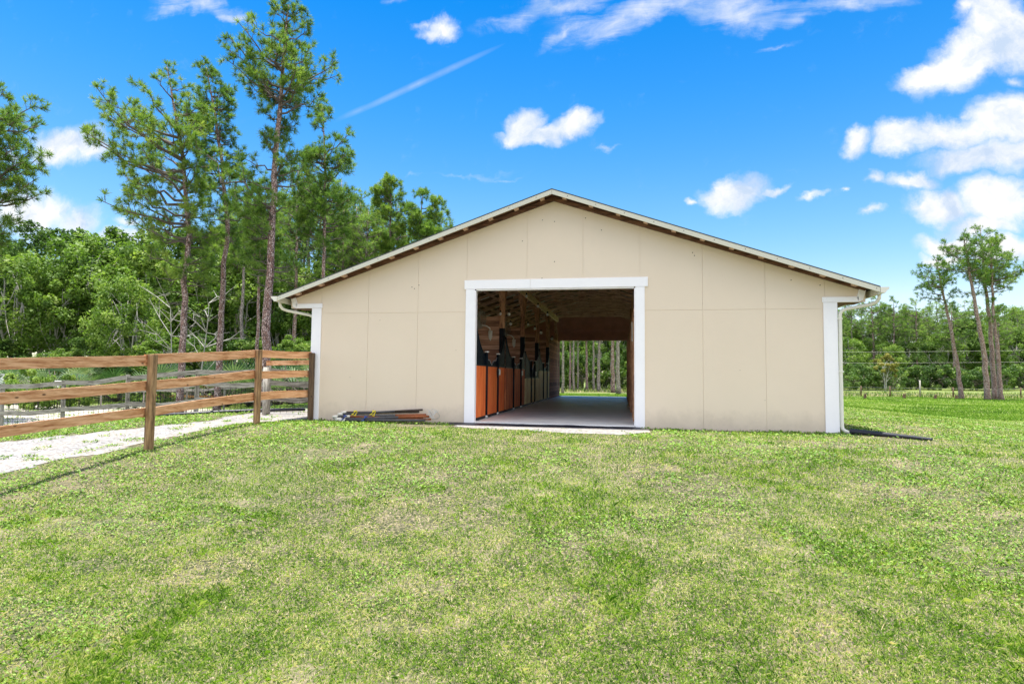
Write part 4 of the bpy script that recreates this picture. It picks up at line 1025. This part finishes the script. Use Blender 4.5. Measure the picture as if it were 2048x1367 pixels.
# left wood: front row of broadleaf trees (px, depth, top py, proto)
GL = 'broadleaf trees behind the paddocks at the left'
row1 = [(-70, 38, 520, 0), (15, 37, 512, 1), (65, 42, 508, 2), (110, 38, 540, 3), (150, 45, 500, 0), (185, 41, 482, 1), (235, 44, 500, 2), (285, 39, 520, 3), (330, 43, 470, 0), (385, 40, 520, 1), (430, 44, 500, 2), (475, 41, 560, 3), (520, 45, 540, 0), (565, 42, 580, 3), (610, 44, 560, 1), (655, 46, 540, 2), (700, 50, 520, 0)]
tv = [0, 18, -10, 40, -6, 6, 30, 0, 10, 36, 0, -20, 14, 30, 0, 22, 0]
for i, (px, d, top, k) in enumerate(row1): put(PB[k], px, d, top-42+tv[i], label='leafy broadleaf tree, %s from the left in the front row of the left wood' % ORD[i], group=GL, wide=1.0)
for px in range(-90, 760, 62): put(PB[random.randrange(4)], px+random.uniform(-15, 15), 54+random.uniform(-4, 5), 500+random.uniform(-25, 40), label='broadleaf tree deeper inside the left wood, mostly hidden by the front row', group='inner broadleaf trees of the left wood', wide=1.1)
for i, px in enumerate(range(-80, 700, 44)): put(PB[random.randrange(4)], px+random.uniform(-12, 12), 34+random.uniform(-1, 2), 700+random.uniform(-40, 25), label='low dense tree, %s from the left along the foot of the left wood' % ORD[i], group='understory of the left wood', wide=1.5)
GLP = 'slender pines behind the roof at the left'
for i, (px, d, top, k) in enumerate(sorted([(585, 40, 330, 1), (612, 46, 300, 0), (690, 44, 388, 1), (712, 48, 400, 2), (735, 50, 395, 0), (665, 50, 350, 0), (805, 55, 430, 1), (760, 56, 440, 0), (870, 60, 450, 1), (455, 50, 420, 0), (402, 52, 470, 1), (725, 42, 490, 1), (550, 52, 420, 0), (500, 56, 400, 1), (600, 48, 350, 2), (680, 42, 410, 1), (703, 44, 405, 2), (722, 42, 415, 0), (792, 50, 400, 2), (862, 52, 420, 0), (625, 50, 340, 0), (540, 47, 380, 1), (468, 40, 400, 2), (755, 47, 455, 0)])):
    put(PP[k], px, d, top, [14, 13, 15][k], label='slender background pine, %s from the left in the stand behind the tall pines' % ORD[i], group=GLP)
for i, (px, d) in enumerate(sorted([(120, 31), (235, 33), (330, 29), (408, 32), (455, 30), (560, 30), (585, 27), (610, 29), (632, 27), (20, 31), (500, 31)])):
    put(PL, px, d, label='fan leaved palmetto shrub, %s from the left at the foot of the left wood' % ORD[i], group='palmetto shrubs under the left wood').scale = (1.9,)*3
for px, d, s, lab in [(50, 26.5, 1.0, 'bright green leafy shrub in front of the white shed'), (78, 26, .8, 'small bright green shrub right of the white shed'), (120, 27, .85, 'bright green shrub in front of the white pipe gate'), (160, 27, .7, 'low bright green shrub right of the white pipe gate'), (258, 27, .85, 'bright green shrub just left of the first fence post'), (330, 28, .8, 'bright green shrub just right of the first fence post')]:
    o = put(PS[0], px, d, label=lab); o.scale = (s*.75, s*.75, s*.78)
put(PB[1], 250, 35, 545, label='bright yellow green tree in the left wood, left of the wide pine', wide=.9)
for i, (px, d, top, lab) in enumerate([(398, 31, 600, 'bare pale branched dead tree between the wide pine and the bent pine'), (338, 31, 610, 'short bare pale branching tree left of the wide pine trunk')]):
    P = gp(px, d); H = D(px, top, d)[2]-P[2]; r = np.random.default_rng(90+i); t = empty('bare_tree', P, lab, 'tree')
    pts = [np.array([.35*H/6*math.sin(i*2+q*2.2)*q, .2*q, -.1+H*q]) for q in np.linspace(0, 1, 8)]
    b = MB(); b.tube(pts, [.05*(1-.8*q) for q in np.linspace(0, 1, 8)], 7); b.build('trunk', M['paletrunk']).parent = t
    b = MB()
    for q in range(16):
        k = r.integers(2, 8); A = pts[k]; an = r.uniform(0, 6.28); ln = r.uniform(.7, 1.9); dv = np.array([math.cos(an), math.sin(an), r.uniform(.2, 1.1)])
        m1 = A+dv*ln*.5+r.normal(size=3)*.12; e1_ = A+dv*ln+r.normal(size=3)*.2; b.tube([A, m1, e1_], [.022, .014, .005], 5, cap=False)
        for _ in range(2): b.tube([m1, m1+unit(dv+r.normal(size=3)*.8)*ln*.45], [.014, .005], 4, cap=False)
    b.build('branches', M['paletrunk']).parent = t
# right wood
GR = 'trees of the wood behind the right field'
for i, px in enumerate(range(1600, 2200, 36)): put(PB[random.randrange(4)], px+random.uniform(-12, 12), 104+random.uniform(-5, 5), 655+random.uniform(-30, 45), label='broadleaf tree, %s from the left in the front row beyond the right field' % ORD[i], group='broadleaf trees beyond the right field', wide=1.15)
for px in range(1590, 2200, 38): put(PB[random.randrange(4)], px+random.uniform(-12, 12), 122+random.uniform(-5, 5), 630+random.uniform(-25, 25), label='broadleaf tree deep in the wood beyond the right field', group='inner broadleaf trees beyond the right field', wide=1.1)
for i, (px, top) in enumerate(sorted([(1640, 600), (1678, 610), (1705, 598), (1728, 606), (1748, 592), (1768, 604), (1790, 596), (1812, 606), (1835, 600), (1858, 612), (1880, 600), (1908, 606), (1935, 600), (1965, 612), (2000, 625), (2040, 612), (2075, 600), (1760, 618), (1820, 622), (2020, 640)])):
    k = i % 3; put(PP[k], px, 96+(i*7 % 22), top, [14, 13, 15][k], label='tall pine, %s from the left of those in the wood beyond the right field' % ORD[i], group='pines beyond the right field', wide=1.25)
for i, px in enumerate(range(1640, 2160, 24)): put(PS[1 if px % 48 else 0], px, 92+random.uniform(-3, 3), label='leafy shrub, %s from the left along the edge of the right wood' % ORD[i], group='shrubs along the right wood').scale = (1.7, 1.7, random.uniform(1.2, 1.8))
for i, px in enumerate(range(1600, 2200, 60)): put(PS[i % 2], px, 130, label='dense bush deep under the trees of the right wood', group='bushes deep in the right wood').scale = (4.0, 3.0, 2.6)
put(PY, 1770, 88, 708, 6.0, label='small golden leaved tree in front of the right wood', wide=1.1)
# wood behind the barn seen through the aisle
for i, px in enumerate(range(1085, 1300, 16)): put(PB[random.randrange(4)], px, 84+random.uniform(0, 8), 640+random.uniform(-20, 20), label='broadleaf tree, %s from the left in the wood behind the rear doorway' % ORD[i], group='broadleaf trees behind the rear doorway', wide=.95)
for i, px in enumerate(range(1090, 1290, 15)): put(PS[px % 2], px, 79+random.uniform(-1, 2), label='leafy shrub, %s from the left at the wood edge behind the rear doorway' % ORD[i], group='shrubs behind the rear doorway').scale = (1.3, 1.3, random.uniform(1.3, 2.2))
for i, (px, base, wpx, lab) in enumerate([(1126, 787, 5, 'leftmost pine trunk in the rear doorway'), (1140, 778, 4, 'second thin pine trunk from the left in the rear doorway'), (1147, 779, 4, 'third thin pine trunk from the left in the rear doorway'), (1156, 778, 3, 'thinnest pine trunk in the rear doorway'), (1173, 778, 5, 'forked pine trunk in the middle of the rear doorway'),
                                    (1187, 779, 4, 'pine trunk left of centre pair in the rear doorway'), (1197, 780, 6, 'sturdy pine trunk right of centre in the rear doorway'), (1226, 782, 8, 'left one of the two thick pine trunks in the rear doorway'), (1236, 787, 8, 'right one of the two thick pine trunks in the rear doorway')]):
    d = {787: 62, 782: 68, 780: 72, 779: 73, 778: 75}[base]
    P = gp(px, d); k = i % 3
    o = copy_thing(PP[k], P, random.uniform(0, 6), (1, 1, 1.05), lab); 
    if 'group' in o: del o['group']
    rr = wpx*d/F_PX/2/.125; o.scale = (rr, rr, 1.05)
    for ch in o.children:
        if ch.name.startswith('trunk'): pass
        else: ch.scale = (1/rr*1.0, 1/rr*1.0, 1)
    o['group'] = 'pine trunks seen through the barn'

# ------------------------------------------------------------------ far things
def far():
    # white shed and white pipe gate at the far left
    P = gp(-8, 30); b = MB(); t = empty('white_shed', P, 'white flat sided shed at the left edge behind the fences', 'shed')
    for nm, bx, mt in (('wall', (-1.6, .6, 0, 1.8, 0, 1.5), 'white'), ('roof', (-1.7, .7, -.1, 1.9, 1.5, 1.58), 'galv')):
        b = MB(); b.box(*bx); o = b.build(nm, M[mt]); o.parent = t
    P = gp(70, 31); t = empty('pipe_gate', P, 'low white pipe gate right of the white shed', 'gate')
    b = MB()
    for z in (.5, .85, 1.2): b.tube([(0, 0, z), (1.9, .3, z)], .035, 6)
    for k in range(4): b.tube([(k*.63, k*.1, .45), (k*.63, k*.1, 1.23)], .03, 6)
    o = b.build('bars', M['white']); o.parent = t
    b = MB(); b.tube([(-.05, 0, -.1), (-.05, 0, 1.35)], .06, 8); o = b.build('gate_post', M['white']); o.parent = t
    # wire fence across the right field
    e = []
    for px in (1600, 1660, 1721, 1779, 1839, 1905, 1972, 2040, 2110): e.append(gp(px, 62 if px != 1839 else 60.5))
    t = empty('wire_fence', e[0], 'thin wire fence on dark wooden posts across the right field', 'fence')
    for i, p in enumerate(e):
        h = 1.75 if i == 4 else 1.1
        b = MB(); b.tube([(0, 0, -.1), (.02, 0, h)], .07, 7); o = b.build('post', M['greypost'] if i == 4 else M['postdark']); o.location = tuple(p); o.parent = t; o.matrix_parent_inverse = Matrix.Translation(-Vector(t.location))
    b = MB()
    for i in range(len(e)-1):
        for z in (.3, .6, .95): b.bar(e[i]+[0, 0, z], e[i+1]+[0, 0, z], .015, .015)
    b.build('wires', M['galv'], t)
    for (px, py, h, lab) in ((1729, 796, .45, 'small brown stump farthest left in the right field'), (1807, 797, .42, 'brown stump with ragged top left of the tall fence post'), (1869, 799, .38, 'small brown stump between tall fence post and leaning pine'), (1911, 800, .35, 'low dark stump beside the foot of the leaning pine')):
        P = gp(px, 56); b = MB(); b.tube([(0, 0, -.05), (.01, 0, h*.6), (.03, 0, h)], [.15, .12, .11], 9, smooth=False)
        b.tube([(.07, 0, h*.5), (.12, .02, h*1.35)], [.07, .02], 5)
        o = b.build('tree_stump', M['postdark']); o.location = tuple(P); tag(o, lab, 'stump', 'stumps in the right field')
    for z, lab in ((3.55, 'lower pale power line wire crossing in front of the far wood'), (5.15, 'upper pale power line wire crossing in front of the far wood')):
        b = MB(); pts = [np.array([x, 82-.03*x, z+.9*((x-25)/55)**2]) for x in np.linspace(-30, 110, 24)]
        b.tube(pts, .008, 4); tag(b.build('power_line', M['offwhite']), lab, 'wire')
far()

# ------------------------------------------------------------------ grass
def grass():
    r = np.random.default_rng(3); cx, cy = CAM[0], CAM[1]
    fw = unit(np.array([Fv[0], Fv[1]])); rt = np.array([fw[1], -fw[0]])
    n = 980000
    d = 1.9*np.exp(r.uniform(0, 1, n)*math.log(34/1.9)); a = r.uniform(-1.5, 1.5, n)*d
    X = cx+fw[0]*d+rt[0]*a; Y = cy+fw[1]*d+rt[1]*a
    ok = ~((Y > -.02) & (Y < 20) & (X > -5.93) & (X < 5.93))
    ok &= ~((Y > -.36+.08*np.sin(X*7)) & (Y <= 0) & (X > -2.4) & (X < 1.95))
    pa = np.array([6.13, -.07]); pv = G(1862, 881)[:2]-pa; tt_ = np.clip(((X-pa[0])*pv[0]+(Y-pa[1])*pv[1])/(pv@pv), 0, 1); dd_ = np.hypot(X-pa[0]-pv[0]*tt_, Y-pa[1]-pv[1]*tt_)
    ok &= ~(dd_ < .13)
    pn = fbm(X*3, Y*3, 31)
    inP = inside(PATH, X+(fbm(X*2, Y*2, 3)-.5)*.5, Y+(fbm(X*2, Y*2, 12)-.5)*.5); ok &= ~(inP & (pn < .635))
    inA = inside(APRON, X, Y); ok &= ~(inA & (pn < .70))
    # thin patches
    bare = fbm(X*.9, Y*.9, 77, 4); ok &= ~((bare > .66) & (r.uniform(0, 1, n) < .55))
    bx = np.exp(-(((X+2.9)/.8)**2+((Y+.85)/.45)**2)); ok &= ~(r.uniform(0, 1, n) < bx*1.3)
    dp = fbm(X*1.1+40, Y*1.5, 120, 5); ok &= ~((dp > .625) & (r.uniform(0, 1, n) < .35+2.2*(dp-.625)))
    pad = (X < -13.5) & (Y > 2) & (Y < 12); ok &= ~(pad & (pn < .55))
    X, Y, d = X[ok], Y[ok], d[ok]; n = len(X)
    wsc = np.clip(d/3.2, .8, 4.5)
    p1 = fbm(X*.6, Y*.6, 5); p2 = fbm(X*2.4, Y*2.4, 9); p3 = fbm(X*6, Y*6, 15, 3)
    # weeds: broader leaves near the path, the wall foot and in clumps
    wm = ss((fbm(X*.8, Y*.8, 50)-.50)/.12)*.75+np.exp(-((Y+.35)/.5)**2)*(np.abs(X) > 2.2)*.8+ss((-3.2-X)/2.5)*ss((d-4)/2)*.8
    isw = r.uniform(0, 1, n) < np.clip(wm, 0, .85)*.38
    dry = np.clip((p2-.50)*1.1+(p3-.5)*1.6+(p1-.5)*.35+r.normal(size=n)*.42, -.5, 1)
    tint = np.clip(.345+dry*.40+r.normal(size=n)*.20, 0, 1); tint = np.where(r.uniform(0, 1, n) < .05+.22*np.clip(dry, 0, 1), r.uniform(.72, 1, n), tint)
    dps = fbm(X*1.1+40, Y*1.5, 120, 5); tint = np.where((dps > .58) & (r.uniform(0, 1, n) < .32), r.uniform(.75, 1, n), tint)
    # darker lush clumps
    lush = fbm(X*1.3, Y*1.3, 91) > .62; tint = np.where(lush, tint*.85, tint)
    h = (.022+.022*r.uniform(0, 1, n)+.03*lush*r.uniform(0, 1, n)); tall = r.uniform(0, 1, n) < .006; h = np.where(tall, h*2.0, h)
    h *= np.clip(.85+d*.02, .9, 1.5)
    w_ = .0028*wsc*r.uniform(.7, 1.4, n)
    az = r.uniform(0, 6.283, n); lean = r.uniform(.25, 1.35, n); bx_ = np.cos(az); by_ = np.sin(az)
    Z = gz(X, Y)-.004; B = np.stack([X, Y, Z], 1)
    side = np.stack([-by_, bx_, np.zeros(n)], 1)*w_[:, None]*.5
    dirm = np.stack([bx_*np.sin(lean*.6), by_*np.sin(lean*.6), np.cos(lean*.6)], 1); dirt = np.stack([bx_*np.sin(lean*1.3), by_*np.sin(lean*1.3), np.maximum(np.cos(lean*1.3), .05)], 1)
    mid = B+dirm*h[:, None]*.5; tip = mid+dirt*h[:, None]*.6
    g = ~isw
    V = np.stack([B-side, B+side, mid+side*.9, tip, mid-side*.9], 1)[g]; tn = tint[g]
    k = 130000; d3 = 26*np.exp(r.uniform(0, 1, k)*math.log(62/26)); a3 = r.uniform(-.05, 1.05, k)*d3; a3 = np.where(r.uniform(0, 1, k) < .12, r.uniform(.05, .28, k)*d3, a3)
    X3 = cx+fw[0]*d3+rt[0]*a3; Y3 = cy+fw[1]*d3+rt[1]*a3; ok3 = ~((Y3 < 20) & (X3 < 5.9)); X3, Y3, d3 = X3[ok3], Y3[ok3], d3[ok3]; k = len(X3)
    z3 = r.uniform(0, 6.28, k); s3 = np.stack([np.cos(z3), np.sin(z3), np.zeros(k)], 1)*(.00045*d3*r.uniform(.7, 1.5, k))[:, None]
    B3 = np.stack([X3, Y3, gz(X3, Y3)-.01], 1); m3 = B3+np.stack([r.normal(size=k)*.025, r.normal(size=k)*.025, r.uniform(.03, .07, k)], 1); t3 = m3+np.stack([r.normal(size=k)*.03, r.normal(size=k)*.03, r.uniform(.005, .04, k)], 1)
    V = np.concatenate([V, np.stack([B3-s3, B3+s3, m3+s3*.9, t3, m3-s3*.9], 1)]); tn = np.concatenate([tn, np.clip(.36+(fbm(X3*.25, Y3*.25, 61)-.5)*.7+r.normal(size=k)*.12, 0, 1)])
    # pentagon blades as quad + tri -> keep as 5-gon
    o = npmesh('grass', V.reshape(-1, 3), np.arange(len(V)*5).reshape(-1, 5), M['grass'], tn); tag(o, 'short patchy green and straw coloured lawn grass', 'grass', kind='stuff')
    # weeds: small rounded leaves held nearly flat
    B2 = B[isw]; m_ = len(B2); w2 = (.0078*np.clip(d[isw]/4.0, .9, 3.2)*r.uniform(.6, 1.4, m_))[:, None]
    nr = unit(np.stack([r.normal(size=m_)*.5, r.normal(size=m_)*.5, np.ones(m_)], 1)); t1 = unit(np.cross(nr, r.normal(size=(m_, 3)))); t2 = np.cross(nr, t1)
    c = B2+np.array([0, 0, 1])*r.uniform(.012, .045, (m_, 1))
    V = np.stack([c-t1*w2, c-t1*w2*.3-t2*w2*.6, c+t1*w2*.5-t2*w2*.5, c+t1*w2*1.1, c+t1*w2*.5+t2*w2*.5, c-t1*w2*.3+t2*w2*.6], 1)
    o = npmesh('lawn_weeds', V.reshape(-1, 3), np.arange(m_*6).reshape(-1, 6), M['weed'], np.clip(r.uniform(.1, .8, m_)+.2*(p1[isw]-.5), 0, 1)); tag(o, 'low broad leaved weeds mixed into the lawn', 'weeds', kind='stuff')
    # rank weeds along the field fence and roadside behind
    k = 26000; X = r.uniform(-70, 95, k); Y = r.uniform(56, 72, k); Z = gz(X, Y)
    hh = r.uniform(.15, .45, k); az = r.uniform(0, 6.28, k); s_ = np.stack([np.cos(az), np.sin(az), np.zeros(k)], 1)*.05
    B = np.stack([X, Y, Z], 1); tip = B+np.stack([r.normal(size=k)*.1, r.normal(size=k)*.1, hh], 1)
    V = np.stack([B-s_, B+s_, tip], 1); o = npmesh('dry_field_weeds', V.reshape(-1, 3), np.arange(k*3).reshape(-1, 3), M['grass'], np.where(r.uniform(0, 1, k) < .5, .15, .85)*r.uniform(.7, 1.1, k)); tag(o, 'strip of brown and green rank weeds along the far wire fence', 'weeds', kind='stuff')
grass()
